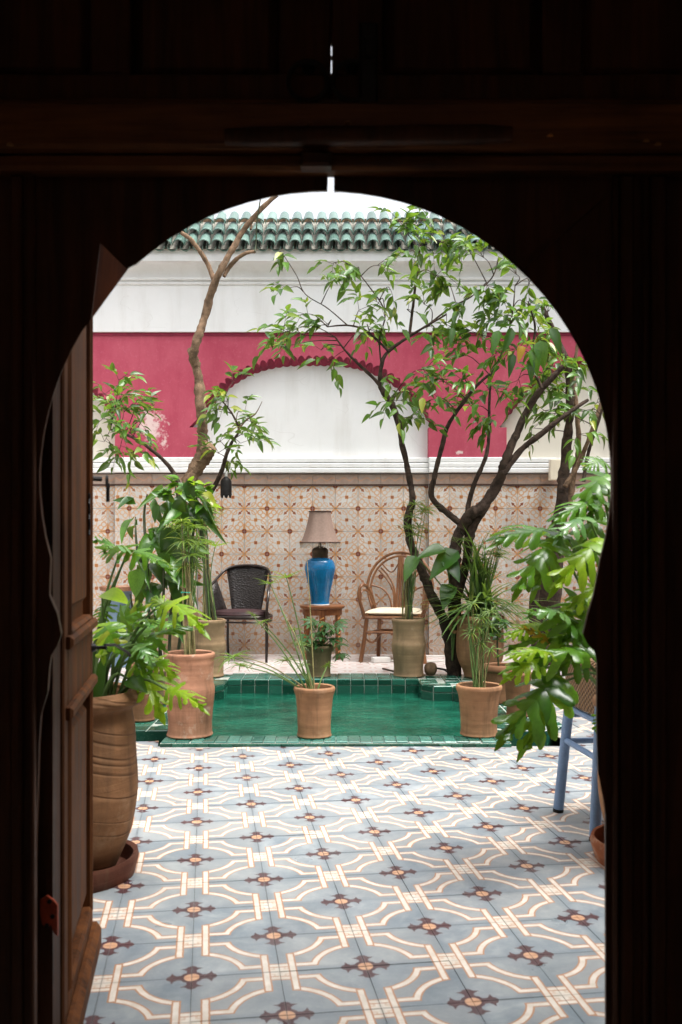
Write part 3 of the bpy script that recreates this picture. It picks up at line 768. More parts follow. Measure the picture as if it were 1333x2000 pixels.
for cx in (602, 688):
    b = MB(); c = P(cx, 160, 1.62); rr = .034
    b.tube([(c.x+rr*math.cos(2*PI*i/24), 1.618, c.z+rr*math.sin(2*PI*i/24)) for i in range(25)], .0045, 8); o = b.build('ring_knocker', 'iron', gate, True)
    b = MB(); b.lathe([(.001, 0), (.012, 0), (.010, .01), (.004, .022)], (0, 0, 0), 12)
    b.v = [(c.x+x, 1.64-z, c.z+rr+y) for x, y, z in b.v]; b.build('boss', 'iron', o)
b = MB(); b.bevbox((xx(702), 1.612, zz(248)), (xx(737), 1.64, zz(60)), .004); b.bevbox((xx(710), 1.604, zz(130)), (xx(729), 1.612, zz(90)), .003); b.build('hasp', 'iron', gate)
b = MB(); b.bevbox((xx(590), 1.590, zz(345)), (xx(648), 1.6215, zz(318)), .004); b.build('staple_plate', 'gate', gate)
for px, wpx in ((30, 22), (62, 8), (1206, 12), (1228, 26), (1262, 8), (1290, 30)):
    b = MB(); b.bevbox((xx(px-wpx/2), 1.640, .05), (xx(px+wpx/2), 1.6575, zz(340)), .005); b.build('moulding', 'gate', gate)
b = MB()                                                             # diagonal joint batten of the right spandrel
q0, q1 = P(1018, 520, 1.655), P(1228, 335, 1.655); d = (q1-q0).normalized(); nn = Vector((-d.z, 0, d.x))*.006
b.add([q0-nn+Vector((0, -.004, 0)), q1-nn+Vector((0, -.004, 0)), q1+nn, q0+nn, q0-nn+Vector((0, .01, 0)), q1-nn+Vector((0, .01, 0)), q1+nn+Vector((0, .01, 0)), q0+nn+Vector((0, .01, 0))], [(0,1,2,3),(7,6,5,4),(0,4,5,1),(1,5,6,2),(2,6,7,3),(3,7,4,0)])
b.build('joint_batten', 'gate', gate)
b = MB()
for px, py in ((20, 285), (680, 243), (606, 246), (1075, 268), (1262, 278), (1285, 284)): c = P(px, py, 1.60); b.lathe([(.0, .0), (.006, .001), (.004, .004), (.001, .006)], (c.x, 1.6, c.z), 8)
b.build('nail_heads', 'inlay', gate, kind='stuff')
# jamb post behind the left board and its red hinge
b = MB(); xa, xb = xx(79.5, 1.73), xx(118, 1.76)
b.box((-.80, 1.715, -.0), (xa-.004, 1.76, .24)); b.box((xa, 1.715, 0), (xb, 1.76, .25)); b.box((-.80, 1.715, .25), (xb, 1.76, 2.42)); b.build('jamb_post', 'gate', gate)
b = MB(); hp = [(80, 1757), (92, 1749), (104, 1757), (113, 1768), (113, 1828), (106, 1822), (101, 1806), (92, 1812), (83, 1804), (79, 1784)]
h2 = [g2(x, y, 1.71) for x, y in hp]; b.prism(h2, h2, 1.709, 1.7145); o = b.build('hinge_plate', 'rust', gate)
b = MB()
for x, y in ((97, 1761), (103, 1790), (92, 1808)): c = P(x, y, 1.7085); b.add([(c.x+.0045*math.cos(a*PI/4), 1.7075, c.z+.0045*math.sin(a*PI/4)) for a in range(8)]+[(c.x+.0045*math.cos(a*PI/4), 1.709, c.z+.0045*math.sin(a*PI/4)) for a in range(8)], [tuple(range(8))]+[(i, (i+1) % 8, 8+(i+1) % 8, 8+i) for i in range(8)])
b.build('screw_heads', 'iron', o, kind='stuff')

# the open door leaf: local x runs along the leaf away from its hinge
dd = Vector((-.157, 1, 0)).normalized()
hx, hy = -.242-.157*1.77, 1.77
dl = thing('door_leaf', (hx, hy, 0), 'brown panelled door leaf standing open into the courtyard at the left', 'door', rz=math.atan2(dd.y, dd.x))
LW, LH = .512, 1.70                    # leaf width and height; its front (courtyard side seen) is local -y
def lb(a, b_, nm, mt='leafwood', e=.004, par=dl):
    m = MB(); m.bevbox(a, b_, e); return m.build(nm, mt, par, local=True)
lb((0, 0, .025), (.055, .04, LH), 'stile'); lb((LW-.05, 0, .025), (LW, .04, LH), 'stile')
lb((.055, .0, .025), (LW-.05, .04, .115), 'rail'); lb((.055, 0, .665), (LW-.05, .04, .80), 'rail'); lb((.055, 0, LH-.1), (LW-.05, .04, LH), 'rail')
for z0, z1 in ((.115, .665), (.80, LH-.1)):
    m = MB(); m.bevbox((.055, .016, z0), (LW-.05, .034, z1), .0); pn = m.build('panel', 'leafwood', dl, local=True)
    lb((.10, .004, z0+.05), (LW-.095, .0165, z1-.05), 'raised_field', e=.012, par=pn)
    m = MB(); x0, x1 = .055, LW-.05
    for a, b_ in (((x0, -.006, z0), (x0+.018, .018, z1)), ((x1-.018, -.006, z0), (x1, .018, z1)), ((x0+.018, -.006, z0), (x1-.018, .018, z0+.018)), ((x0+.018, -.006, z1-.018), (x1-.018, .018, z1))): m.bevbox(a, b_, .006)
    m.build('bead', 'leafwood', pn, local=True)
for zc in (.66, .795):
    lb((.02, -.014, zc-.012), (LW-.02, .002, zc+.012), 'ledge', e=.006)
lb((.0, -.022, .012), (LW-.01, -.001, .075), 'weather_bar', 'leafwood', .012)
m = MB(); m.lathe([(.0, 0), (.02, 0), (.017, .012), (.008, .02), (.008, .05), (.012, .055), (.0, .06)], (0, 0, 0), 14); m.v = [(LW-.025+x*.55, -z*.6, .735+y*.55) for x, y, z in m.v]; hd = m.build('handle', 'iron', dl, True, True)
m = MB(); m.tube([(LW-.02, -.03, .74), (LW+.03, -.05, .735), (LW+.12, -.075, .705), (LW+.13, -.08, .695)], .0035, 8); m.build('hook_rod', 'iron', hd, True, True)
m = MB(); c = (LW+.012, -.02, 1.135); m.tube([(LW-.01, -.0, 1.14), (LW+.0, -.02, 1.14)], .006, 8); m.tube([(c[0]+.013*math.cos(2*PI*i/14), c[1]-.012, c[2]+.013*math.sin(2*PI*i/14)) for i in range(15)], .003, 6); m.tube([(c[0], c[1]-.014, c[2]-.005), (c[0], c[1]-.014, c[2]-.05)], .0045, 8); m.build('ring_and_pin', 'iron', dl, True, True)
m = MB(); m.tube([(LW-.09+.004*math.sin(i*2.1), -.001, 1.10-.012*i) for i in range(9)], .003, 6); m.build('chain', 'iron', dl, True, True)

# ------------------------------------------------------------------ plants: leaf shapes
def leaf_shape(wf, n=6, droop=.25, fold=.18, curl=0.):
    m = MB(); rows = []
    for i in range(n+1):
        t = i/n; w_ = wf(t); z = -droop*t*t; rows.append([(t, -w_, z+fold*w_-curl*w_*w_), (t, 0, z), (t, w_, z+fold*w_-curl*w_*w_)])
    return m.grid(rows)
lance = lambda t: .5*math.sin(PI*min(1, t**.8))**.9*(1-.25*t)+.004
ovate = lambda t: .5*math.sin(PI*t**.62)**.8*(1-.2*t)+.004
strap = lambda t: .5*(1-t**3)*(.6+.4*min(1, t*6))
def lobed(seed, n=8, cut=.42, droop=.35, wide=.56):
    q = random.Random(seed); m = MB()
    mid = lambda t: Vector((t, .03*math.sin(3*t+seed), -droop*t*t+.05*math.sin(PI*t)))
    prof = ((0, 1.04), (.5*cut, 1.04), (cut, 1.02), (cut+.08, .70), (cut+(1-cut)*.45, .86), (cut+(1-cut)*.75, .80), (.94, .46), (1.0, .10))
    for side in (-1, 1):
        for i in range(n):
            t0, t1 = i/n, (i+1)/n; tc = (t0+t1)/2; hw = (t1-t0)/2
            L = wide*math.sin(PI*(tc*.86+.10)**.72)**.7*q.uniform(.82, 1.14); f_ = -.15+1.15*tc+q.uniform(-.12, .12)
            d = Vector((math.sin(f_), side*math.cos(f_), 0)); sag = q.uniform(.05, .45); tw = q.uniform(-.5, .5); wv = q.uniform(.8, 1.15); rows = []
            for s_, wk in prof:
                c = mid(tc); along = Vector((1, 0, 0)).lerp(Vector((math.cos(f_), -side*math.sin(f_), 0)), min(1, s_*1.6)).normalized()
                k = hw*wk*(1 if s_ <= cut else wv*(1+q.uniform(-.22, .22))); c = c+d*(L*s_)
                z = .05*s_-sag*L*s_*s_*1.6; fl_ = .25*k*s_
                a0, a1 = c-along*k, c+along*k
                za, zb = mid(tc-k if s_ < cut else tc).z, mid(tc+k if s_ < cut else tc).z
                rows.append([Vector((a0.x, a0.y, za+z-fl_+tw*k*s_*.5)), Vector((c.x, c.y, mid(tc).z+z+.012)), Vector((a1.x, a1.y, zb+z-fl_-tw*k*s_*.5))])
            m.grid(rows)
    rows = []
    for s_, wk in ((.93, .06), (1.0, .075), (1.08, .06), (1.15, .008)):
        c = mid(s_); rows.append([c+Vector((0, -wk, -.01)), c, c+Vector((0, wk, -.01))])
    m.grid(rows); return m
TEMPL = {'lance': leaf_shape(ovate, 5, .16, .22), 'lance2': leaf_shape(lance, 5, .38, .3), 'ovate': leaf_shape(ovate, 6, .22, .22), 'ovate2': leaf_shape(ovate, 6, .5, .3),
         'strap': leaf_shape(strap, 7, .8, .015), 'strapup': leaf_shape(strap, 7, .22, .015), 'spear': leaf_shape(lance, 8, .5, .25),
         'lobed': lobed(1, 6, .40, .35), 'lobed2': lobed(2, 5, .45, .5), 'lobed3': lobed(3, 7, .38, .25), 'palm': lobed(5, 6, .3, .55)}
def umbel(seed, n=14, down=.5, wd=.035):
    q = random.Random(seed); m = MB()
    for i in range(n):
        a = 2*PI*i/n+q.uniform(-.2, .2); el = q.uniform(.1, .75); L = q.uniform(.7, 1.05); rows = []
        for j in range(5):
            t = j/4; r_ = L*t*math.cos(el*(1-t)); z = L*(math.sin(el)*t-down*t*t)
            wv = wd*(1-t)**.6*(.5+min(.5, t*3)); d = Vector((math.cos(a), math.sin(a), 0)); s_ = Vector((-d.y, d.x, 0))
            c = d*r_+Vector((0, 0, z)); rows.append([c-s_*wv, c+Vector((0, 0, -wv*.6)), c+s_*wv])
        m.grid(rows)
    return m
def palmate(seed, n=7):
    m = MB()
    for i in range(n):
        a = -PI*.78+PI*1.56*i/(n-1); L = 1-.25*abs(i-(n-1)/2)/((n-1)/2); d = Vector((math.cos(a), math.sin(a), 0)); s_ = Vector((-d.y, d.x, 0)); rows = []
        for j in range(5):
            t = j/4; wv = .17*math.sin(PI*min(1, t*.95+.03))+.003; c = d*(L*(.06+t))+Vector((0, 0, .05-.42*t*t)); rows.append([c-s_*wv, c-Vector((0, 0, .04)), c+s_*wv])
        m.grid(rows)
    return m
for i in range(3): TEMPL['umbel%d' % i] = umbel(i+1, 16, .6, .05)
TEMPL['umbelup'] = umbel(9, 10, .12, .045); TEMPL['umbeldense'] = umbel(12, 26, .45, .03)
TEMPL['palmate'] = palmate(1); TEMPL['palmate2'] = palmate(2, 6)
LM = {}
def lmesh(kind, mat):
    if (kind, mat) not in LM: LM[kind, mat] = MB().add(TEMPL[kind].v, TEMPL[kind].f).mesh('leaf', mat, kind not in ())
    me = LM[kind, mat]
    for p_ in me.polygons: p_.use_smooth = True
    return me
def frame(base, d, nrm, L, W):
    x = Vector(d).normalized(); y = Vector(nrm).cross(x)
    if y.length < 1e-4: y = x.orthogonal()
    y.normalize(); z = x.cross(y)
    m = Matrix((x*L, y*W, z*L)).transposed().to_4x4(); m.translation = base
    return m
def leaf(root, kind, mat, base, d, nrm, L, W, name='leaf'):
    return inst(name, lmesh(kind, mat), root, frame(base, d, nrm, L, W))
def rv(s_=1.): return Vector((R.uniform(-s_, s_), R.uniform(-s_, s_), R.uniform(-s_, s_)))
def stemtube(root, pts, rad, mat='stemg', name='stem', n=6):
    b = MB(); pts = [tuple(p_) for p_ in pts]
    if isinstance(rad, (int, float)): rad = [rad]*len(pts)
    sp = spline([p_+(r_,) for p_, r_ in zip(pts, rad)], 4)
    b.tube([q[:3] for q in sp], [q[3] for q in sp], n); return b.build(name, mat, root, True)

# ------------------------------------------------------------------ pots
def pot(root, c, prof, mat, soil=None, wob=.03, seed=0, n=36, thick=.018, name='pot'):
    """prof: outer (radius, z) list from the foot up; the rim is rounded and the inside is built too"""
    pts = spline(prof, 4)
    r1, h = prof[-1]
    full = pts+[(r1-.15*thick, h+.006), (r1-.5*thick, h+.010), (r1-.9*thick, h+.005), (r1-thick, h-.012), (r1-thick*1.3, h-.10)]
    b = MB(); b.lathe(full, c, n, wob, seed); o = b.build(name, mat, root, True)
    sz = h-(soil or .035); b = MB()
    rs = r1-thick*.9
    rows = [[(c[0]+rs*f_*math.cos(2*PI*j/20), c[1]+rs*f_*math.sin(2*PI*j/20), c[2]+sz+R.uniform(-.006, .006)) for j in range(21)] for f_ in (.02, .4, .75, 1)]
    for r_ in rows: r_[-1] = r_[0]
    b.grid(rows); b.build('soil', 'earth', root)
    return o
def scale_prof(p_, r, h): return [(a*r, b*h) for a, b in p_]
TALL = [(.90, 0), (.92, .015), (.88, .05), (.87, .16), (.92, .34), (1.0, .5), (1.01, .58), (.95, .66), (.94, .8), (.97, .93), (1.0, .97), (1.0, 1)]
FLARE = [(.80, 0), (.83, .02), (.80, .07), (.79, .22), (.82, .5), (.88, .78), (.97, .92), (1.0, .96), (1.0, 1)]
BARREL = [(.86, 0), (.88, .02), (.84, .05), (.84, .15), (.92, .3), (.99, .45), (.97, .6), (.93, .74), (.93, .86), (.97, .92), (1, .95), (1, 1)]
URN = [(.60, 0), (.64, .02), (.74, .10), (.90, .28), (.97, .48), (.96, .68), (.90, .84), (.90, .89), (1.0, .94), (1.03, .97), (1.0, 1)]
def potted(name, px, Y, z0, wpx, hm, prof, mat, label, group='terracotta pots round the pool', wob=.03, seed=0, soil=None):
    X = (px-HX)/F*Y; r = wpx/2/F*Y
    t = thing(name, (X, Y, z0), label, 'potted plant', group)
    pot(t, (X, Y, z0), scale_prof(prof, r, hm), mat, soil, wob, seed)
    return t, Vector((X, Y, z0+hm-.03)), r
def reeds(root, top, r, n, h0, h1, lean, umb=0, spread=.5, mat='reed', rad=.004, ukind=None, usize=.14, name='stem', target=None):
    for i in range(n):
        a = R.uniform(0, 2*PI); q = r*spread*math.sqrt(R.random())
        b0 = top+Vector((q*math.cos(a), q*math.sin(a), -.01)); h = R.uniform(h0, h1)
        tip = b0+Vector((lean[0]*h+R.gauss(0, .05)*h+q*math.cos(a)*.8, lean[1]*h+R.gauss(0, .04)*h, h))
        midp = b0.lerp(tip, .5)+Vector((R.gauss(0, .008), R.gauss(0, .008), .01))
        stemtube(root, [b0, midp, tip], [rad*1.2, rad, rad*.6], mat, name, 5)
        if i < umb:
            k = ukind or 'umbel%d' % (i % 3)
            leaf(root, k, 'papy', tip, Vector((1, 0, 0))+rv(.3), Vector((0, 0, 1))+rv(.35), usize*R.uniform(.8, 1.15), usize*R.uniform(.8, 1.15), 'leaf_umbel')

# front row, on the pool's front rim
t, top, r = potted('potted_plant', 371, 4.72, .022, 98, .405, TALL, 'terra', 'tallest pink terracotta pot on the pool front rim holding bare reed stems', wob=.05, seed=1)
P1 = t
for i in range(12):
    b0 = top+Vector((R.uniform(-.035, .035), R.uniform(-.035, .035), -.02)); e = P(R.uniform(352, 388), R.uniform(1020, 1120), 4.75+R.uniform(-.05, .1))
    stemtube(t, [b0, b0.lerp(e, .5)+rv(.012), e], [.0055, .0045, .003], 'reed' if i % 3 else 'stemg', 'stem', 5)
    if i < 8: leaf(t, 'umbel%d' % (i % 3), 'papy', e, (1, 0, 0), Vector((0, 0, 1))+rv(.5), .13, .13, 'leaf_umbel')
b = MB(); c = P(363, 1157, 4.73); b.tube([c+Vector((.022*math.cos(a), .022*math.sin(a), .002*math.sin(3*a))) for a in [i*PI/8 for i in range(17)]], .0022, 5)
b.build('tie', plain('green twine', (.02, .33, .22), .5), t, True)
t, top, r = potted('potted_plant', 614.5, 4.70, .022, 82, .238, FLARE, 'terra2', 'small terracotta pot at the middle of the pool front rim with a sparse arching papyrus', wob=.025, seed=2)
def pap(tip, k='umbel0', L=.13, mid=None, mat='stemg', base=None, Y=4.7, rad=.0038):
    e = P(*tip, Y+R.uniform(-.12, .12)); b0 = (base or top)+Vector((R.uniform(-.02, .02), R.uniform(-.02, .02), -.02))
    m = b0.lerp(e, .5)+Vector((0, 0, .07*(e-b0).length)) if mid is None else P(*mid, Y)
    stemtube(t, [b0, m, e], [rad*1.15, rad, rad*.6], mat, 'stem', 5)
    leaf(t, k, 'papy', e, Vector((1, 0, 0))+rv(.4), Vector((e.x-b0.x, e.y-b0.y, abs(e.z-b0.z)+.3))+rv(.1), L, L, 'leaf_umbel')
for tip, k, L in (((560, 1128), 'umbelup', .13), ((528, 1140), 'umbelup', .10), ((585, 1260), 'umbeldense', .085), ((560, 1290), 'umbeldense', .10), ((590, 1300), 'umbeldense', .06), ((455, 1285), 'umbel1', .13), ((470, 1300), 'umbel2', .10), ((492, 1200), 'umbeldense', .05), ((512, 1215), 'umbel0', .06), ((640, 1300), 'umbel1', .05), ((575, 1230), 'umbel2', .07)):
    pap(tip, k, L)
for tip in ((420, 1275), (600, 1090), (545, 1180)):
    e = P(*tip, 4.8); stemtube(t, [top, top.lerp(e, .5)+Vector((0, 0, .05)), e], [.004, .003, .0015], 'reed', 'stem', 5)
t, top, r = potted('potted_plant', 936, 4.73, .022, 90, .242, FLARE, 'terra2', 'terracotta pot on the front rim at the right corner of the pool with grassy reeds', wob=.03, seed=5)
for i in range(26):
    b0 = top+Vector((R.uniform(-.03, .03), R.uniform(-.03, .03), -.02)); e = P(R.uniform(912, 962), R.uniform(1170, 1270), 4.75)
    stemtube(t, [b0, b0.lerp(e, .5)+rv(.01), e], [.0035, .003, .0015], 'stemg' if i % 3 else 'reed', 'stem', 5)
    if i % 3 == 0: leaf(t, 'umbel%d' % (i % 3), 'papy', e, (1, 0, 0), (R.uniform(-.5, .5), -.4, 1), .08, .08, 'leaf_umbel')
# right side, on the side rim
t, top, r = potted('potted_plant', 975, 5.72, .021, 62, .215, [(.84, 0), (.86, .03), (.84, .3), (.90, .6), (.93, .8), (.94, .84), (1.04, .87), (1.06, .94), (1.02, 1)], 'terrab', 'brown clay pot with a thick pale rim and one thin dark stem', wob=.02, seed=8)
e = P(975, 1205, 5.72); stemtube(t, [top, top.lerp(e, .5)+Vector((-.01, 0, 0)), e], [.006, .005, .003], 'stemd', 'stem')
for i in range(14):
    b0 = top.lerp(e, R.uniform(.45, 1)); leaf(t, 'ovate', 'broad', b0, (R.uniform(-1, 1), -.5, R.uniform(-.3, .6)), (0, -.6, 1), R.uniform(.05, .09), R.uniform(.03, .05))
t, top, r = potted('potted_plant', 1012, 5.25, .021, 56, .235, FLARE, 'terrab', 'small slim brown pot without a plant on the right side rim', wob=.03, seed=9)
t['category'] = 'plant pot'; t.name = 'clay_pot'; ORG[t.name] = Vector(t.location)
# left side rim: dark and grey pots behind the door
t, top, r = potted('potted_plant', 278, 5.12, .021, 60, .30, FLARE, 'terrab', 'dark brown pot on the left side rim under lobed yellow green leaves', wob=.03, seed=11)
LEFTPOT = t
t, top, r = potted('potted_plant', 318, 5.65, .021, 42, .20, FLARE, 'mossy', 'little grey clay pot beside the tall pink pot', wob=.03, seed=12)
t['category'] = 'plant pot'; t.name = 'clay_pot'; ORG[t.name] = Vector(t.location)
# back edge of the pool and terrace
t, top, r = potted('potted_plant', 409, 6.82, .021, 64, .40, TALL, 'beige', 'tall beige clay pot beside the metal armchair with a bound sheaf of green stems', wob=.02, seed=14)
for i in range(26):
    b0 = top+Vector((R.uniform(-.06, .06), R.uniform(-.05, .05), -.02)); m_ = P(R.uniform(398, 408), R.uniform(1090, 1110), 6.85+R.uniform(-.03, .03)); e = P(R.uniform(384, 402), R.uniform(985, 1030), 6.88+R.uniform(-.1, .1))
    stemtube(t, [b0, m_, e], [.007, .006, .005], 'stemd' if i % 3 == 0 else ('stemg' if i % 3 == 1 else 'reed'), 'stem', 5)
    if i < 12: leaf(t, 'umbel%d' % (i % 3), 'papy', e, (1, 0, 0), Vector((R.uniform(-.4, .6), R.uniform(-.5, .2), .8)), R.uniform(.14, .24), .2, 'leaf_umbel')
e = P(421, 1066, 6.8); stemtube(t, [top, P(412, 1120, 6.8), e], [.005, .004, .003], 'stemg', 'stem', 5); leaf(t, 'umbelup', 'lime', e, (1, 0, 0), (.1, -.3, 1), .16, .16, 'leaf_umbel')
t, top, r = potted('potted_plant', 352, 7.15, .0, 70, .46, BARREL, 'beige', 'broad beige clay pot behind the tall pink pot with thin bamboo like stems', wob=.03, seed=15)
for i in range(16):
    e = P(R.uniform(340, 385), R.uniform(1000, 1110), 7.1); b0 = top+Vector((R.uniform(-.05, .05), R.uniform(-.05, .05), -.02))
    stemtube(t, [b0, b0.lerp(e, .5)+rv(.02), e], [.005, .004, .0025], 'reed', 'stem', 5)
    leaf(t, 'umbel%d' % (i % 3), 'papy', e, (1, 0, 0), Vector((R.uniform(-.6, .6), -.4, .6)), .16, .16, 'leaf_umbel')
t, top, r = potted('potted_plant', 623.5, 6.80, .021, 57, .215, FLARE, 'mossy', 'mossy brown pot of umbrella shaped leaflets in front of the side table', wob=.02, seed=17)
for i in range(30):
    px, py = R.uniform(590, 664), R.uniform(1212, 1262)
    if i > 26: px, py = 660+R.uniform(-5, 8), 1275+R.uniform(-8, 12)
    e = P(px, py, 6.78+R.uniform(-.12, .1)); stemtube(t, [top+rv(.02), top.lerp(e, .6)+Vector((0, 0, .02)), e], [.003, .0025, .0015], 'stemg', 'stem', 4)
    d = Vector((e.x-top.x, -.3+R.uniform(-.4, .3), .02)); leaf(t, 'palmate' if i % 2 else 'palmate2', 'sheff', e, d, Vector((0, -.45, 1))+rv(.3), R.uniform(.06, .085), R.uniform(.06, .085))
t, top, r = potted('potted_plant', 798.5, 6.83, .021, 66, .405, TALL, 'beige', 'tall beige clay pot with a bundle of cut reeds in front of the rattan chair', wob=.025, seed=19)
for i in range(16):
    b0 = top+Vector((R.uniform(-.045, .03), R.uniform(-.04, .04), -.02)); e = P(R.uniform(788, 806), R.uniform(1095, 1150), 6.83+R.uniform(-.04, .04))
    stemtube(t, [b0, b0.lerp(e, .5)+rv(.01), e], [.006, .005, .004], 'reed' if i % 4 else 'stemd', 'stem', 5)
for i, (x, y) in enumerate(((812, 985), (806, 1010), (826, 1000), (798, 1030), (818, 1030), (832, 995), (810, 1045))):
    e = P(x, y, 6.75); stemtube(t, [top, P(800+i*2, 1130, 6.8), e], [.004, .0035, .002], 'stemg', 'stem', 5); leaf(t, 'umbeldense', 'papy', e, (1, 0, 0), Vector((R.uniform(-.3, .3), -.3, 1)), .13, .13, 'leaf_umbel')
t, top, r = potted('potted_plant', 938, 6.80, .021, 92, .43, [(.66, 0), (.68, .02), (.74, .1), (.93, .26), (1.0, .42), (1.0, .66), (.97, .86), (.96, .90), (1.02, .94), (1.04, .97), (1.02, 1)], 'terra2', 'wide terracotta urn with a small ear handle and long grassy leaves', wob=.02, seed=21)
for sx in (-1,):
    b = MB(); c = top+Vector((sx*(r+.0), 0, -.04)); b.tube([c+Vector((sx*.045*math.sin(PI*i/8), 0, .045*math.cos(PI*i/8))) for i in range(9)], .013, 8); b.build('ear_handle', 'terra2', t, True)
for i in range(170):
    a = R.uniform(0, 2*PI); b0 = top+Vector((R.uniform(-.07, .07), R.uniform(-.05, .05), R.uniform(-.02, .16))); el = R.uniform(.15, 1.4)
    d = Vector((math.cos(a)*math.cos(el), math.sin(a)*math.cos(el)*.8, math.sin(el))); L = R.uniform(.26, .52)
    leaf(t, 'strap', 'grass', b0, d, Vector((0, 0, 1)) if abs(d.z) < .9 else Vector((math.cos(a), math.sin(a), .3)), L, R.uniform(.016, .032), 'leaf')
for i in range(20):
    e = P(R.uniform(905, 985), R.uniform(1045, 1120), 6.8); stemtube(t, [top+rv(.04), top.lerp(e, .5), e], [.005, .004, .002], 'stemg', 'stem', 5)
    leaf(t, 'umbeldense' if i % 2 else 'umbelup', 'papy', e, (1, 0, 0), (R.uniform(-.5, .5), -.3, 1), .12, .12, 'leaf_umbel')
for i in range(10):
    q = P(955+R.uniform(-8, 35), 1215+R.uniform(-10, 25), 6.62); leaf(t, 'palmate', 'broad', q, (R.uniform(-1, 1), -.6, -.2), (0, -.7, .8), .07, .07)
# big spear leaves by the tree
t = thing('spear_leaf_plant', P(880, 1320, 6.9), 'plant with large glossy spear shaped leaves beside the dark forked tree', 'plant')
for (bx, by), (tx, ty), W, dz in (((872, 1072), (815, 1082), .055, 0), ((895, 1075), (838, 1122), .075, 0), ((880, 1140), (866, 1185), .06, 0), ((870, 1090), (900, 1130), .06, 0), ((812, 1085), (790, 1130), .05, 0)):
    b0, e = P(bx, by, 6.78), P(tx, ty, 6.66); stemtube(t, [P(884, 1290, 6.85), P(884, 1180, 6.85), b0], [.007, .006, .004], 'stemg'); leaf(t, 'ovate', 'broad', b0, e-b0, (0, -.7, .8), (e-b0).length, W*2.2)

# ------------------------------------------------------------------ furniture on the terrace
def tubeL(root, pts, rad, mat, name, n=8, k=4):
    b = MB(); b.tube(spline(pts, k) if k > 1 else pts, rad, n); return b.build(name, mat, root, True, True)
def lerp3(a, b_, t): return tuple(p_+(q-p_)*t for p_, q in zip(a, b_))
# metal armchair
c = P(474, 1285, 8.0)
t = thing('metal_armchair', (c.x, 7.94, .002), 'dark metal armchair with woven back and plum cushion left of the table lamp', 'chair', rz=math.radians(-9))
half_ = [(.262, -.20, 0), (.262, -.20, .20), (.262, -.20, .37), (.268, -.185, .50), (.262, -.12, .585), (.245, .0, .645), (.222, .10, .70), (.19, .165, .745), (.12, .20, .775), (0, .212, .785)]
tubeL(t, half_+[(-x, y, z) for x, y, z in reversed(half_[:-1])], .0115, 'steel', 'arm_frame')
for sx in (-1, 1):
    tubeL(t, [(sx*.17, .19, 0), (sx*.175, .185, .2), (sx*.165, .17, .36)], .011, 'steel', 'leg')
    b = MB(); rows = []
    for i in range(7):
        s_ = i/6; top_ = lerp3((sx*.263, -.195, .44), (sx*.235, .04, .665), s_); bot = lerp3((sx*.255, -.19, .35), (sx*.175, .15, .40), s_)
        rows.append([lerp3(bot, top_, j/4) for j in range(5)])
    b.grid(rows); o = b.build('side_panel', 'hammer', t, True, True); m_ = o.modifiers.new('thickness', 'SOLIDIFY'); m_.thickness = .008
b = MB(); rows = []
for j in range(9):
    s_ = j/8; hw = .118+.062*s_; z = .37+.395*s_; rows.append([(hw*(-1+2*i/10), .155+.05*s_+.03*(1-abs(-1+2*i/10)**2)-.0, z+.018*s_*(1-(-1+2*i/10)**2)) for i in range(11)])
b.grid(rows); o = b.build('backrest', 'hammer', t, True, True); m_ = o.modifiers.new('thickness', 'SOLIDIFY'); m_.thickness = .01
for sx in (-1, 1): tubeL(t, [(sx*.118, .155, .36), (sx*.15, .18, .57), (sx*.182, .195, .76)], .008, 'steel', 'back_rail')
for zz_, rr in ((.325, .008), (.365, .012)):
    b = MB(); b.tube([(.25*math.copysign(abs(math.cos(a))**.7, math.cos(a)), -.01+.19*math.copysign(abs(math.sin(a))**.7, math.sin(a)), zz_) for a in [2*PI*i/28 for i in range(29)]], rr, 8); b.build('seat_ring', 'steel', t, True, True)
b = MB(); b.lathe([(.0, .345), (.2, .345), (.232, .36), (.24, .385), (.225, .408), (.15, .418), (.0, .422)], (0, -.015, 0), 28, .02); b.v = [(x, -.015+(y+.015)*.8, z) for x, y, z in b.v]; b.build('cushion', 'darkfab', t, True, True)
# side table
c = P(630, 1278, 7.95)
t = thing('side_table', (c.x, 7.97, .002), 'round low wooden side table with bamboo inlaid legs carrying the blue lamp', 'table')
b = MB(); b.lathe([(.0, .425), (.165, .425), (.186, .430), (.192, .441), (.190, .450), (.178, .455), (.0, .455)], (0, 0, 0), 40); b.build('table_top', 'tablewood', t, True, True)
b = MB(); b.lathe([(.155, .375), (.168, .375), (.168, .425), (.155, .425)], (0, 0, 0), 40, capb=False); b.build('apron', 'tablewood', t, True, True)
for i in range(6):
    a = PI/6+i*PI/3; cx, cy = .152*math.cos(a), .152*math.sin(a)
    m4 = Matrix.Translation((cx, cy, 0)) @ Matrix.Rotation(a, 4, 'Z')
    b = MB(); b.box((-.013, -.024, 0), (.013, .024, .378), m4); o = b.build('leg', 'tablewood', t, local=True, bevel=.004)
    for q in range(11):
        z = .03+q*.031; b = MB(); b.tube([m4 @ Vector((.0135, -.017, z)), m4 @ Vector((.0135, .017, z+.018))], .006, 6); b.build('inlay', 'inlay', o, True, True)
    b = MB()
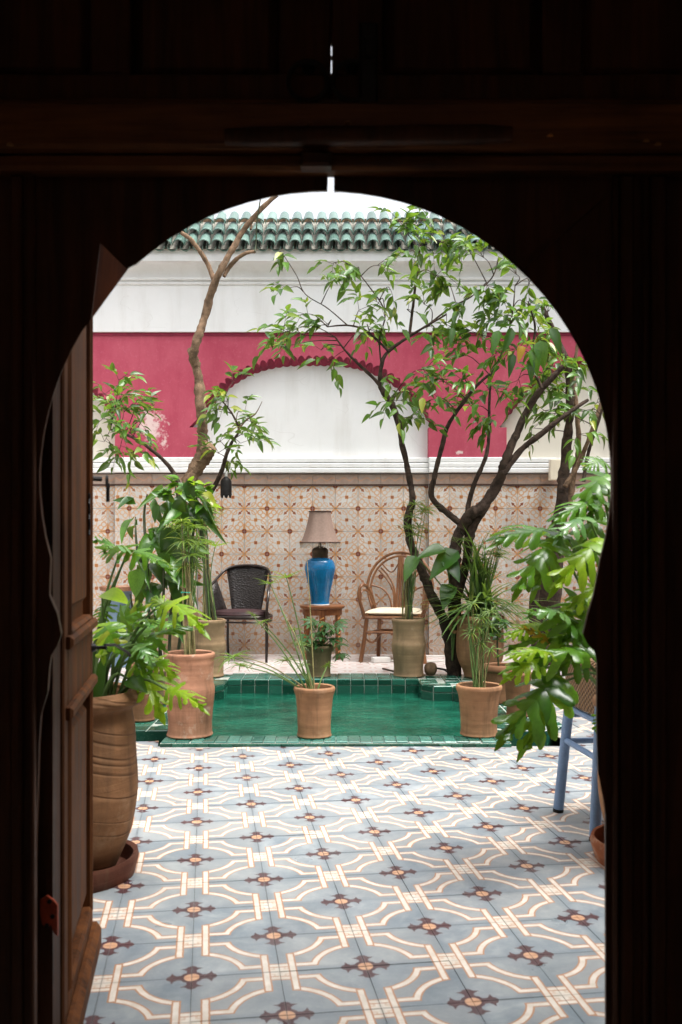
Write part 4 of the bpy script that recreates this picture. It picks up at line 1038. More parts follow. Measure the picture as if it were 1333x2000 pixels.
# table lamp
t = thing('table_lamp', (c.x-.02, 7.97, .457), 'tall blue glazed vase lamp with a taupe beaded fringe shade', 'lamp')
hb = .40
b = MB(); b.lathe(spline([(.0, .0), (.072, 0), (.080, .006), (.078, .03), (.088, .10), (.110, .20), (.128, .285), (.1305, .32), (.118, .365), (.092, .39), (.072, .398), (.06, .4)], 4), (0, 0, .0), 40); b.build('vase', 'blue', t, True, True)
b = MB(); b.lathe([(.080, 0), (.084, .003), (.082, .010), (.0, .010)], (0, 0, -.001), 32); b.build('foot_ring', 'plastic', t, True, True)
b = MB(); b.lathe([(.064, .395), (.069, .40), (.067, .43), (.070, .435), (.070, .462), (.062, .475), (.04, .49), (.014, .497), (.012, .56), (.0, .56)], (0, 0, 0), 32); b.build('cap', 'brass', t, True, True)
sh = [(.160, .528), (.150, .542), (.128, .60), (.108, .67), (.094, .735), (.086, .79)]
b = MB(); b.lathe(spline(sh, 4)+[(.083, .79)]+[(r_-.004, z) for r_, z in reversed(spline(sh, 4))], (0, 0, 0), 48, capb=False, sq=.045); b.build('shade', 'shade', t, True, True)
for r_, z in ((.162, .529), (.088, .790)):
    b = MB(); b.tube([(r_*(1+.045*math.cos(6*a))*math.cos(a), r_*(1+.045*math.cos(6*a))*math.sin(a), z) for a in [2*PI*i/60 for i in range(61)]], .0055, 6); b.build('shade_trim', 'trim', t, True, True)
b = MB()
for i in range(64):
    a = 2*PI*i/64; r_ = .160*(1+.045*math.cos(6*a)); x, y = r_*math.cos(a), r_*math.sin(a); L = .030 if i % 2 else .042
    for q in range(3 if i % 2 else 4): b.lathe([(.001, 0), (.0045, .004), (.001, .009)], (x, y, .520-.0105*q-.006), 5)
b.build('bead_fringe', 'bead', t, local=True, kind='stuff')
b = MB(); b.tube(spline([(.06, .1, .02), (.10, .16, -.15), (.16, .2, -.40), (.24, .18, -.447), (.4, .10, -.447)], 5), .003, 6); b.build('power_cord', 'plastic', t, True, True)
# rattan chair
c = P(775, 1285, 7.95)
t = thing('rattan_chair', (c.x, 7.92, .002), 'rattan cane armchair with a round fan back and cream seat cushion', 'chair', rz=math.radians(-12))
def arcp(r_, cx, cz, a0, a1, y0, y1, n=14): return [(cx+r_*math.cos(a0+(a1-a0)*i/n), y0+(y1-y0)*math.sin(PI*i/n), cz+r_*1.06*math.sin(a0+(a1-a0)*i/n)) for i in range(n+1)]
for rr, w_ in ((.282, .0125), (.250, .010)):
    pts = [(-rr*.80, .12, .40)]+arcp(rr, 0, .60, PI*1.03, -PI*.03, .17, .25)+[(rr*.80, .12, .40)]
    tubeL(t, pts, w_, 'rattan', 'back_hoop', 8, 2)
for x in (-.022, 0, .022): tubeL(t, [(x, .13, .40), (x, .19, .62), (x*.6, .24, .86)], .010, 'rattan', 'spindle')
for sx in (-1, 1):
    tubeL(t, [(sx*.03, .13, .40), (sx*.045, .17, .58), (sx*.10, .20, .69), (sx*.17, .21, .765)], .008, 'rattan', 'spindle')
    tubeL(t, [(sx*.045, .13, .40), (sx*.055, .17, .56), (sx*.12, .20, .67), (sx*.19, .21, .745)], .008, 'rattan', 'spindle')
    tubeL(t, [(sx*.06, .13, .40), (sx*.085, .15, .51), (sx*.15, .17, .585), (sx*.245, .17, .615)], .008, 'rattan', 'spindle')
    tubeL(t, [(sx*.02, .22, .80), (sx*.06, .215, .735), (sx*.10, .21, .735), (sx*.16, .20, .80)], .006, 'rattan', 'scroll')
    tubeL(t, [(sx*.215, -.20, .33), (sx*.262, -.21, .45), (sx*.285, -.21, .56), (sx*.265, -.18, .63), (sx*.24, -.06, .61), (sx*.225, .06, .53), (sx*.205, .13, .42)], .0145, 'rattan', 'armrest')
    tubeL(t, [(sx*.245, -.19, .35), (sx*.272, -.2, .47), (sx*.265, -.17, .58), (sx*.235, -.05, .565), (sx*.215, .08, .46)], .009, 'rattan', 'arm_brace')
    tubeL(t, [(sx*.215, -.20, .40), (sx*.235, -.215, .2), (sx*.265, -.23, 0)], [.018, .018, .018], 'rattan', 'leg', 8, 1)
    tubeL(t, [(sx*.17, .14, .40), (sx*.18, .16, .2), (sx*.19, .19, 0)], .017, 'rattan', 'leg', 8, 1)
    tubeL(t, [(sx*.235, -.215, .23), (sx*.18, .16, .23)], .010, 'rattan', 'stretcher', 8, 1)
    tubeL(t, [(sx*.235, -.218, .20), (sx*.17, -.21, .10+.06), (sx*.10, -.20, .235)], .009, 'rattan', 'corner_brace')
    tubeL(t, [(sx*.11, -.205, .24), (sx*.11, -.205, .38)], .010, 'rattan', 'post', 8, 1)
tubeL(t, [(-.24, -.217, .245), (.24, -.217, .245)], .012, 'rattan', 'stretcher', 8, 1)
tubeL(t, [(-.23, -.212, .365), (.23, -.212, .365)], .014, 'rattan', 'seat_rail', 8, 1)
tubeL(t, [(-.18, .16, .23), (.18, .16, .23)], .010, 'rattan', 'stretcher', 8, 1)
b = MB(); b.box((-.215, -.20, .355), (.215, .14, .372)); b.build('seat', 'rattan', t, local=True, bevel=.006)
b = MB(); rows = []
def csh(u, v, up): 
    e_ = max(abs(u), abs(v)); hh = (1-e_**6)**.5 if e_ < 1 else 0
    return (.222*u*(1-.08*v), -.035+.175*v, .402+(up*.030*hh))
for up in (1, -1):
    b.grid([[csh(-1+2*i/14, -1+2*j/12, up) for i in range(15)] for j in range(13)])
b.build('cushion', 'cushion', t, True, True)
b = MB(); b.tube([csh(u, v, 0) for u, v in [(-1, -1+2*i/6) for i in range(7)]+[(-1+2*i/6, 1) for i in range(1, 7)]+[(1, 1-2*i/6) for i in range(1, 7)]+[(1-2*i/6, -1) for i in range(1, 7)]], .005, 6); b.build('cushion_piping', 'cushion', t, True, True)
# small things lying on the terrace
q = P(744, 1277, 7.75)
t = thing('power_strip', (q.x, 7.72, .002), 'white plastic power block on the terrace beside the rattan chair', 'power strip', rz=.35)
b = MB(); b.box((-.075, -.03, 0), (.075, .03, .045)); b.build('body', 'plastic', t, local=True, bevel=.006)
tubeL(t, [(.07, -.01, .015), (.13, -.06, .01), (.22, -.12, .006), (.32, -.10, .006), (.5, -.13, .006), (.62, -.02, .006), (.70, .16, .006), (.5, .22, .006)], .005, 'plastic', 'cable')
q = P(839, 1320, 6.95)
t = tag(MB().lathe(spline([(.002, .0), (.03, .004), (.045, .03), (.047, .055), (.035, .085), (.012, .094), (.001, .095)], 3), (q.x, 6.84, .021), 24, .10, 3).build('round_stone', 'stone', None, True), 'fist sized round brown stone at the foot of the reed pot', 'stone')
q = P(760, 1305, 6.9)
t = tag(MB().tube([(q.x-.03, 7.2, .02), (q.x+.05, 6.97, .028)], .008, 8).build('metal_rod', 'brass', None, True), 'short rusty metal rod lying by the reed pot', 'rod')
t = tag(MB().tube(spline([(P(866, 1310, 6.93).x+.05*math.cos(a), 6.93+.03*math.sin(a), .03+.03*math.sin(a*.5)) for a in [i*.6 for i in range(9)]]+[(.80, 6.82, .025)]), .005, 6).build('iron_hook', 'iron', None, True), 'bent black iron hook lying at the tree foot', 'hook')
for px, py in ((712, 1296), (560, 1293), (491, 1300)):
    Y = 1816/(py-1059); q = P(px, py, Y)
    tag(MB().tube(spline([(q.x-.035, Y, .004), (q.x-.02, Y+.004, .012), (q.x+.02, Y-.004, .012), (q.x+.035, Y, .004)]) if px != 491 else [(q.x, Y-.12, .006), (q.x+.012, Y+.14, .006)], .004, 6).build('twig', 'barkl', None, True), {712: 'curled dry twig on the terrace in front of the rattan chair', 560: 'thin dry twig on the terrace in front of the side table', 491: 'straight short stick on the terrace in front of the metal armchair'}[px], 'twig')
# pierced lantern hanging from the left tree
q = P(442, 972, 7.35)
t = thing('hanging_lantern', q, 'small dark pierced metal lantern hanging from a left tree branch', 'lantern')
b = MB(); b.lathe([(.001, .205), (.006, .20), (.010, .165), (.022, .155), (.036, .14), (.044, .125), (.0445, .03), (.046, .02)], (0, 0, 0), 24, capb=False)
b.build('shade_body', 'iron', t, True, True)
b = MB()
for i in range(8):
    a = 2*PI*i/8; d_ = .16; b.add([(.0455*math.cos(a-d_*1.6), .0455*math.sin(a-d_*1.6), .022), (.0455*math.cos(a+d_*1.6), .0455*math.sin(a+d_*1.6), .022), (.046*math.cos(a+d_*.5), .046*math.sin(a+d_*.5), -.004), (.046*math.cos(a-d_*.5), .046*math.sin(a-d_*.5), -.004)], [(0, 1, 2, 3)])
b.build('scalloped_hem', 'iron', t, local=True)
tubeL(t, [(0, 0, .2), (.004, 0, .225), (0, 0, .26)], .003, 'iron', 'hook', 6)
b = MB(); b.lathe([(.011, .165), (.012, .185), (.007, .2)], (0, 0, 0), 12); b.build('collar', 'plastic', t, True, True)
# wall lamp box at the right
q = P(1084, 918, 8.18)
t = thing('wall_lamp', (q.x, 8.25, q.z), 'cream box wall lamp on the white moulding behind the right tree', 'wall lamp')
b = MB(); b.prism([(-.052, -.09), (.046, -.09), (.05, .09), (-.048, .09)], [(-.052, -.09), (.046, -.09), (.05, .09), (-.048, .09)], -.12, -.045); b.build('shade_box', 'lampglass', t, local=True, bevel=.006)
b = MB(); b.box((-.03, -.046, -.05), (.03, -.01, .05)); b.build('wall_bracket', 'plastic', t, local=True)
# blue tin drum with a terracotta tray, at the left wall
q = P(232, 1185, 7.5)
t = thing('metal_drum', (q.x, 7.5, .0), 'blue grey tin drum with a shallow clay tray on top behind the leafy plants', 'drum')
b = MB(); b.lathe([(.105, 0), (.112, .01), (.105, .02), (.105, .30), (.112, .31), (.105, .32), (.105, .59), (.110, .60)], (0, 0, 0), 32); b.build('drum_body', plain('blue grey tin', (.17, .25, .33), .4, .2, 9, .1, .5, .4), t, True, True)
b = MB(); b.lathe([(.12, .601), (.145, .605), (.150, .635), (.140, .637), (.125, .62), (.0, .618)], (0, 0, 0), 32); b.build('tray', 'terra', t, True, True)

# ------------------------------------------------------------------ blue stool with woven seat, at the right
t = thing('blue_stool', (.98, 3.32, 0), 'pale blue painted wooden stool with a woven rush seat', 'stool')
feet = [(.795, 3.45), (.838, 3.11), (1.20, 3.50), (1.22, 3.12)]
tops = [(.845, 3.42), (.875, 3.16), (1.15, 3.45), (1.16, 3.17)]
def lp(i, z): f_ = z/.56; a, b_ = feet[i], tops[i]; return Vector((a[0]+(b_[0]-a[0])*f_, a[1]+(b_[1]-a[1])*f_, z))
for i in range(4):
    b = MB(); b.tube([lp(i, .0), lp(i, .02), lp(i, .56)], [.017, .019, .0175], 12); lg = b.build('leg', 'bluepaint', t, True)
    b = MB(); b.tube([lp(i, .0), lp(i, .012)], .0195, 12); b.build('foot_cap', 'iron', lg, True)
for i, j, z in ((0, 1, .265), (0, 2, .262), (1, 3, .23), (2, 3, .265), (0, 2, .36), (1, 3, .36), (0, 1, .385), (2, 3, .385)):
    b = MB(); b.tube([lp(i, z), lp(j, z)], [.011, .011], 10); b.build('stretcher', 'bluepaint', t, True)
b = MB(); rows = []
base_ = [lp(0, .5), lp(2, .5), lp(3, .5), lp(1, .5)]
for z, gro in ((.405, .022), (.42, .026), (.50, .026), (.565, .030), (.585, .02), (.588, -.06)):
    cen = sum(base_, Vector())/4; ring = []
    for a, b_ in zip(base_, base_[1:]+base_[:1]):
        for s_ in range(5): q = a.lerp(b_, s_/5); dv = (q-cen); dv.z = 0; q = q+dv.normalized()*gro; ring.append((q.x, q.y, z))
    ring.append(ring[0]); rows.append(ring)
b.grid(rows); b.add([rows[-1][i] for i in range(20)], [tuple(range(20))]); b.build('woven_seat', 'weave', t, True)
b = MB()
for a, b_ in zip(base_, base_[1:]+base_[:1]):
    for s_ in range(9):
        q = a.lerp(b_, (s_+.5)/9); b.tube([(q.x, q.y, .41), (q.x, q.y, .382)], .006, 6)
b.build('seat_ties', 'plastic', t, True, kind='stuff')

# ------------------------------------------------------------------ the two big pots in the foreground with lobed leaves
X0 = (150-HX)/F*2.79
t = thing('potted_plant', (X0, 2.79, 0), 'big brown terracotta pot on a red saucer beside the open door with bright lobed leaves', 'potted plant')
b = MB(); b.lathe([(.0, .012), (.14, .012), (.155, .018), (.165, .06), (.178, .066), (.181, .052), (.168, .0), (.0, .0)], (X0, 2.79, .0), 44, .04, 3, capb=False); b.build('saucer', 'saucer', t, True)
fp = [(.105, 0), (.115, .015), (.13, .05), (.162, .13), (.176, .22), (.176, .32), (.170, .42), (.161, .468), (.163, .486), (.182, .494), (.192, .508), (.190, .522), (.182, .528)]
pot(t, (X0, 2.79, .013), fp, clay('banded brown terracotta', (.26, .13, .062), pale=(.36, .23, .14), lines=1.), None, .03, 31, 48, .026)
GP = Vector((X0, 2.79, .52))
def bigleaf(t, kind, mat, bx, by, tx, ty, Y0, Y1, W, nrm=(0, -.75, .75), src=None, ssrc=None, srad=.005):
    b0, e = P(bx, by, Y0), P(tx, ty, Y1)
    if src is not None:
        m_ = src.lerp(b0, .55)+Vector((0, 0, .05)); stemtube(t, [src, m_, b0], [srad*1.3, srad, srad*.6], 'stemg', 'stem', 6)
    k_ = .86 if kind.startswith('lobed') else 1.
    return leaf(t, kind, mat, b0, e-b0, nrm, (e-b0).length*k_, W*(.86 if k_ < 1 else 1))
src = lambda: GP+Vector((R.uniform(.0, .11), R.uniform(-.07, .07), -.02))
for kind, mat, bx, by, tx, ty, Y0, Y1, W, nr in (
    ('lobed', 'pale', 252, 1078, 196, 1045, 2.85, 2.7, .11, (-.3, -.5, .8)), ('lobed', 'philo', 250, 1076, 346, 1086, 2.85, 2.75, .10, (0, -.25, 1)),
    ('lobed2', 'pale', 232, 1085, 215, 1040, 2.9, 2.8, .09, (.4, -.5, .6)), ('ovate', 'lime', 200, 1160, 250, 1168, 2.8, 2.75, .075, (0, -.5, 1)),
    ('lobed', 'lime', 318, 1178, 398, 1195, 2.8, 2.65, .13, (0, -.55, .9)), ('lobed3', 'lime', 330, 1190, 300, 1160, 2.8, 2.8, .08, (0, -.5, .9)),
    ('lobed3', 'philod', 262, 1268, 368, 1198, 2.75, 2.8, .075, (-.3, -.3, 1)), ('lobed2', 'philo', 232, 1222, 262, 1178, 2.75, 2.7, .10, (.2, -.7, .6)),
    ('lobed', 'pale', 255, 1225, 288, 1192, 2.8, 2.7, .10, (.3, -.6, .7)), ('lobed2', 'lime', 215, 1215, 190, 1262, 2.7, 2.6, .12, (-.2, -.8, .6)),
    ('lobed', 'lime', 272, 1292, 312, 1378, 2.85, 2.7, .17, (.1, -.9, .45)), ('lobed3', 'lime', 280, 1288, 345, 1300, 2.9, 2.8, .10, (0, -.5, .9)),
    ('lobed2', 'philo', 240, 1262, 290, 1300, 2.8, 2.72, .12, (.1, -.8, .6)), 
    ('lobed2', 'philo', 268, 1232, 322, 1245, 2.85, 2.8, .10, (0, -.6, .8)), ('lobed', 'lime', 326, 1347, 396, 1360, 2.7, 2.6, .09, (0, -.6, .8)),
    ('ovate', 'philod', 250, 1325, 285, 1345, 2.75, 2.7, .06, (0, -.7, .7)), ('lobed3', 'philo', 212, 1180, 190, 1215, 2.85, 2.8, .09, (-.2, -.7, .7)),
    ('lobed', 'philo', 300, 1215, 345, 1222, 2.9, 2.85, .10, (0, -.5, .9)), ('lobed2', 'philod', 245, 1200, 285, 1240, 2.95, 2.9, .11, (0, -.8, .6)),
    ('lobed2', 'philo', 205, 1225, 235, 1262, 2.62, 2.58, .10, (0, -.8, .6)), 
    ('lobed', 'pale', 268, 1258, 300, 1285, 2.72, 2.66, .08, (.2, -.6, .8)), ('strapup', 'philod', 190, 1370, 204, 1250, 2.7, 2.72, .03, (0, -1, 0))):
    bigleaf(t, kind, mat, bx, by, tx, ty, Y0, Y1, W*1.0, nr, src())
X1 = (1272-HX)/F*2.92
t = thing('potted_plant', (X1, 2.92, 0), 'foreground brown pot half hidden behind the gate at the right with huge glossy lobed leaves', 'potted plant')
b = MB(); b.lathe([(.0, .012), (.15, .012), (.162, .018), (.17, .07), (.178, .072), (.184, .055), (.168, .0), (.0, .0)], (X1, 2.92, 0), 40, .04, 5, capb=False); b.build('saucer', clay('orange saucer clay', (.38, .13, .06)), t, True)
pot(t, (X1, 2.92, .013), [(r_*.9, z*.93) for r_, z in fp], 'terra2', None, .03, 33, 44, .024)
GP = Vector((X1, 2.92, .49)); src = lambda: GP+Vector((R.uniform(-.11, .02), R.uniform(-.07, .07), -.02))
for kind, mat, bx, by, tx, ty, Y0, Y1, W, nr in (
    ('lobed3', 'philod', 1110, 1050, 972, 1012, 2.9, 2.7, .16, (.0, -.45, .9)), ('lobed', 'philo', 1088, 1052, 1012, 1122, 2.85, 2.68, .17, (-.35, -.85, .35)),
    ('lobed2', 'philod', 1100, 1040, 1035, 1130, 2.95, 2.85, .16, (-.3, -.8, .5)), ('lobed', 'lime', 1178, 1052, 1086, 1120, 2.8, 2.65, .14, (-.2, -.8, .55)),
    ('lobed3', 'philo', 1182, 980, 1082, 988, 2.9, 2.75, .12, (0, -.5, .85)), ('lobed', 'pale', 1150, 1010, 1085, 1022, 2.8, 2.7, .11, (0, -.3, 1)),
    ('lobed2', 'philo', 1185, 925, 1128, 965, 2.9, 2.8, .13, (-.3, -.7, .6)), ('lobed3', 'philo', 1182, 902, 1145, 905, 3.0, 2.95, .10, (-.2, -.8, .5)),
    ('lobed', 'philod', 1180, 1000, 1120, 1068, 3.0, 2.9, .16, (-.3, -.8, .5)), ('lobed2', 'lime', 1185, 1140, 1112, 1162, 2.8, 2.7, .11, (-.2, -.7, .7)),
    ('ovate', 'pale', 1128, 1190, 1112, 1145, 2.8, 2.75, .05, (.4, -.7, .5)), ('lobed3', 'philod', 1185, 945, 1150, 1000, 2.95, 2.85, .13, (-.3, -.8, .4)),
    ('lobed', 'philo', 1140, 1240, 1052, 1168, 2.75, 2.7, .11, (-.3, -.5, .8)), ('lobed2', 'pale', 1110, 1205, 1048, 1168, 2.72, 2.66, .09, (-.1, -.4, .9)),
    ('lobed', 'philo', 1150, 1250, 998, 1222, 2.8, 2.7, .10, (0, -.5, .85)), ('lobed3', 'lime', 1060, 1222, 994, 1228, 2.78, 2.7, .085, (0, -.6, .8)),
    ('lobed2', 'yellow', 1075, 1255, 1042, 1222, 2.75, 2.7, .04, (0, -.8, .5)), ('lobed', 'philo', 1150, 1275, 1002, 1262, 2.7, 2.6, .11, (0, -.6, .8)),
    ('lobed3', 'lime', 1080, 1278, 998, 1262, 2.66, 2.58, .075, (0, -.5, .9)), ('lobed2', 'lime', 1058, 1290, 998, 1308, 2.65, 2.58, .10, (0, -.8, .6)),
    ('lobed', 'philod', 1095, 1320, 980, 1420, 2.7, 2.55, .19, (-.35, -.85, .4)), ('lobed2', 'philo', 1105, 1330, 1030, 1445, 2.68, 2.55, .14, (-.2, -.9, .3)),
    ('lobed', 'philod', 1165, 1255, 1080, 1300, 2.72, 2.66, .15, (-.2, -.8, .55)), ('lobed2', 'philo', 1168, 1200, 1098, 1240, 2.75, 2.7, .14, (-.2, -.75, .6)),
    ('lobed3', 'philo', 1160, 1165, 1060, 1205, 2.85, 2.8, .11, (-.1, -.6, .8)), 
    ('lobed', 'philo', 1130, 1180, 1085, 1260, 2.85, 2.78, .13, (-.2, -.9, .4)),
    ('lobed3', 'philod', 1185, 1060, 1130, 1110, 2.95, 2.9, .14, (-.2, -.8, .5)), ('lobed2', 'philod', 1190, 1180, 1160, 1250, 2.7, 2.66, .12, (-.3, -.8, .4)),
    ('lobed', 'philo', 1178, 1390, 1166, 1430, 2.62, 2.6, .06, (-.3, -.9, .2))):
    bigleaf(t, kind, mat, bx, by, tx, ty, Y0, Y1, W, nr, src())

# ------------------------------------------------------------------ trees
def limb(root, pts, Y, mat, name='limb', n=10, wob=.06, dy=0.):
    b = MB(); q = []
    for i, (px, py, r_) in enumerate(pts):
        yy = Y+dy*i/max(1, len(pts)-1); v = P(px, py, yy); q.append((v.x, v.y+.03*math.sin(i*1.7), v.z, r_/F*yy))
    sp = spline(q, 7); rr = [s_[3]*(1+R.uniform(-wob, wob)*1.5) for s_ in sp]
    b.tube([s_[:3] for s_ in sp], rr, n+2); k_ = n+2
    for i, v in enumerate(b.v):
        r_ = rr[min(i//k_, len(rr)-1)]; w_ = Vector(v); b.v[i] = tuple(w_+mnoise.noise_vector(w_*(.55/max(r_, .006)))*r_*.22+mnoise.noise_vector(w_*9)*r_*.18)
    o = b.build(name, mat, root, True)
    return [Vector(s_[:3]) for s_ in sp]
def crown(root, clusters, limbs, Y, mat, kinds, Lr, Wk, per, maxn=300, dY=.35):
    pts = [p_ for l in limbs for p_ in l]; tw = MB(); leaves = []
    for cl in clusters:
        px, py, n = cl[0], cl[1], int(1.8*(cl[2] if len(cl) > 2 else per))
        c = P(px+R.uniform(-6, 6), py+R.uniform(-6, 6), Y+R.uniform(-dY, dY)*.8)
        near = min(pts, key=lambda p_: (p_-c).length+max(0, p_.z-c.z)*.6)
        mid = near.lerp(c, .5)+Vector((R.uniform(-.03, .03), R.uniform(-.03, .03), R.uniform(.0, .07)*(1 if c.z > near.z-.1 else .3)))
        tw.tube(spline([tuple(near), tuple(mid), tuple(c)], 4), [.0045-.003*i/8 for i in range(9)], 5)
        ns = max(2, round(n/4.2)); main = (c-mid).normalized()
        for s_ in range(ns):
            d = (main*.6+Vector((R.gauss(0, .7), R.gauss(0, .6), R.gauss(.02, .45)))).normalized(); L = R.uniform(.10, .24)
            start = c.lerp(mid, R.uniform(0, .35)); end = start+d*L+Vector((0, 0, -.03)); ctrl = start+d*L*.5+Vector((0, 0, .02))
            tw.tube([start, ctrl, end], [.0022, .0017, .001], 4)
            for i in range(5):
                f_ = .3+.7*i/4; base = start.lerp(ctrl, f_*2) if f_ < .5 else ctrl.lerp(end, f_*2-1)
                side = Vector((d.y, -d.x, 0)).normalized()*(1 if i % 2 else -1) if abs(d.z) < .95 else rv()
                ld = (d*.65+side*R.uniform(.3, .9)+Vector((0, 0, R.uniform(-.6, .3)))+rv(.3)).normalized()
                if i == 4: ld = (d+Vector((0, 0, -.35))).normalized()
                Ln = R.uniform(*Lr); nr = Vector((R.gauss(0, .45), -.35+R.gauss(0, .4), .85))
                leaves.append((base.y, R.choice(kinds), base, ld, nr, Ln, Ln*Wk*R.uniform(.8, 1.2)))
    tw.build('twigs', 'bark' if mat != 'x' else 'stemd', root, True, kind='stuff')
    leaves.sort(key=lambda q: q[0]-R.random()*.6); rest = MB()
    for i, (_, k_, base, d, nr, L, W_) in enumerate(leaves):
        if i < maxn: leaf(root, k_, mat, base, d, nr, L, W_)
        else:
            m4 = frame(base, d, nr, L, W_); rest.add([m4 @ Vector(q) for q in TEMPL[k_].v], TEMPL[k_].f)
    if rest.v:
        if root is not None: rest.build('leaf_mass', mat, root, True, kind='stuff')
    return len(leaves)
# right tree
t = thing('courtyard_tree', P(888, 1320, 6.88), 'dark slender tree forking low into several trunks at the back edge of the pool', 'tree')
Y = 6.9; li = []
li.append(limb(t, [(889, 1322, 15), (879, 1250, 11.5), (867, 1211, 11), (843, 1163, 9.5), (825, 1115, 9), (803, 1060, 8), (797, 1012, 8), (806, 976, 6.5), (800, 930, 6), (786, 866, 5.2), (774, 806, 4.4), (744, 755, 3.6), (717, 725, 3), (680, 691, 2.2), (655, 660, 1.5)], Y, 'bark', 'trunk', dy=-.15))
li.append(limb(t, [(889, 1322, 14), (890, 1250, 12), (888, 1160, 12), (888, 1100, 12), (892, 1058, 12), (906, 1028, 11), (918, 1004, 11), (942, 990, 10.5), (966, 957, 11), (980, 930, 10), (984, 905, 8.5), (1004, 860, 7.5), (1032, 800, 7), (1059, 759, 6.5), (1100, 717, 5)], Y, 'bark', 'trunk', dy=-.25))
li.append(limb(t, [(890, 1180, 9), (912, 1100, 9), (918, 1045, 9.5), (940, 997, 10), (952, 985, 8)], Y-.05, 'bark', 'trunk'))
li.append(limb(t, [(906, 1028, 7), (880, 1005, 6.5), (844, 972, 6), (849, 930, 5), (865, 868, 4.6), (876, 830, 4), (906, 785, 3.6), (930, 755, 3), (958, 729, 2.4)], Y, 'bark', dy=-.2))
li.append(limb(t, [(912, 1010, 6), (918, 980, 5), (928, 942, 4.5), (945, 902, 4), (955, 865, 3.4), (957, 793, 2.8), (958, 735, 2)], Y, 'bark', dy=.1))
li.append(limb(t, [(982, 925, 7), (1020, 878, 6), (1055, 849, 5.5), (1104, 811, 4.6), (1150, 780, 3)], Y-.2, 'bark', dy=-.1))
li.append(limb(t, [(786, 866, 3), (768, 800, 3.2), (744, 757, 4), (746, 712, 4), (759, 686, 3.6), (792, 661, 3), (830, 640, 2.4), (872, 615, 1.6)], Y-.1, 'bark', dy=-.1))
li.append(limb(t, [(759, 686, 2.6), (717, 645, 2.2), (680, 636, 1.8), (640, 640, 1.2)], Y-.15, 'bark'))
li.append(limb(t, [(800, 658, 3), (806, 610, 2.8), (809, 582, 2.6), (818, 500, 2.2), (826, 447, 1.6)], Y-.15, 'bark'))
li.append(limb(t, [(745, 712, 1.8), (742, 660, 1.6), (752, 610, 1.4), (720, 560, 1.2), (690, 520, 1)], Y-.15, 'bark'))
li.append(limb(t, [(680, 636, 1.3), (640, 600, 1.1), (597, 575, 1), (580, 540, .8), (556, 500, .7)], Y-.15, 'bark'))
li.append(limb(t, [(830, 640, 1.8), (880, 600, 1.6), (920, 580, 1.4), (960, 545, 1.2), (975, 500, 1)], Y-.2, 'bark'))
li.append(limb(t, [(958, 735, 1.8), (985, 680, 1.6), (1000, 620, 1.4), (1005, 560, 1)], Y-.2, 'bark'))
li.append(limb(t, [(1059, 759, 3), (1040, 700, 2.4), (1045, 640, 2), (1030, 590, 1.4)], Y-.3, 'bark'))
b = MB(); q = P(919, 1002, Y-.03); b.lathe([(.001, -.035), (.03, -.03), (.042, 0), (.03, .03), (.001, .035)], q, 14, .3, 4); b.build('burl', 'bark', t, True)
cl = [(545, 648, 14), (560, 680, 8), (600, 612, 10), (640, 640, 10), (645, 520, 10), (648, 560, 6), (690, 530, 10), (600, 650, 6), (700, 600, 8), (720, 645, 12), (740, 590, 10), (770, 570, 8), (740, 515, 8), (790, 440, 12), (832, 425, 14), (825, 475, 14), (790, 500, 8), (870, 475, 12), (905, 480, 14), (935, 500, 10), (850, 540, 14), (880, 560, 12), (830, 590, 8), (800, 610, 6), (905, 600, 12), (950, 560, 12), (990, 565, 12), (1010, 535, 10), (960, 620, 14), (930, 655, 14), (990, 610, 12), (1035, 605, 12), (1050, 650, 12), (870, 640, 10), (845, 665, 10), (900, 690, 12), (965, 690, 12), (1010, 680, 12), (830, 722, 12), (870, 740, 12), (800, 760, 8), (770, 775, 12), (803, 820, 10), (905, 740, 10), (950, 760, 10), (1005, 740, 10), (855, 785, 8), (900, 770, 8), (925, 800, 12), (955, 830, 12), (760, 740, 6), (640, 705, 8), (630, 680, 6), (1060, 720, 10), (850, 500, 8), (700, 665, 6), (560, 560, 3), (545, 500, 3), (1040, 560, 8)]
crown(t, cl, li, Y-.25, 'citrus', ['lance', 'lance2', 'lance'], (.065, .122), .44, 10)
for bx, by, tx, ty, mt, W in ((1055, 665, 1062, 718, 'philod', .105), (1040, 680, 1052, 730, 'philod', .09), (1020, 675, 1014, 705, 'yellow', .06), (1002, 690, 996, 735, 'broad', .06), (1035, 700, 1040, 748, 'broad', .06), (975, 645, 960, 690, 'broad', .07), (1075, 640, 1100, 690, 'broad', .08), (1000, 640, 985, 690, 'broad', .07), (920, 560, 940, 590, 'broad', .05), (885, 640, 880, 675, 'broad', .05), (900, 465, 930, 490, 'lime', .05), (815, 520, 800, 545, 'lime', .04)):
    b0, e = P(bx, by, Y-.5), P(tx, ty, Y-.55); leaf(t, 'ovate', mt, b0, e-b0, (R.uniform(-.4, .4), -.9, .3), (e-b0).length, W)
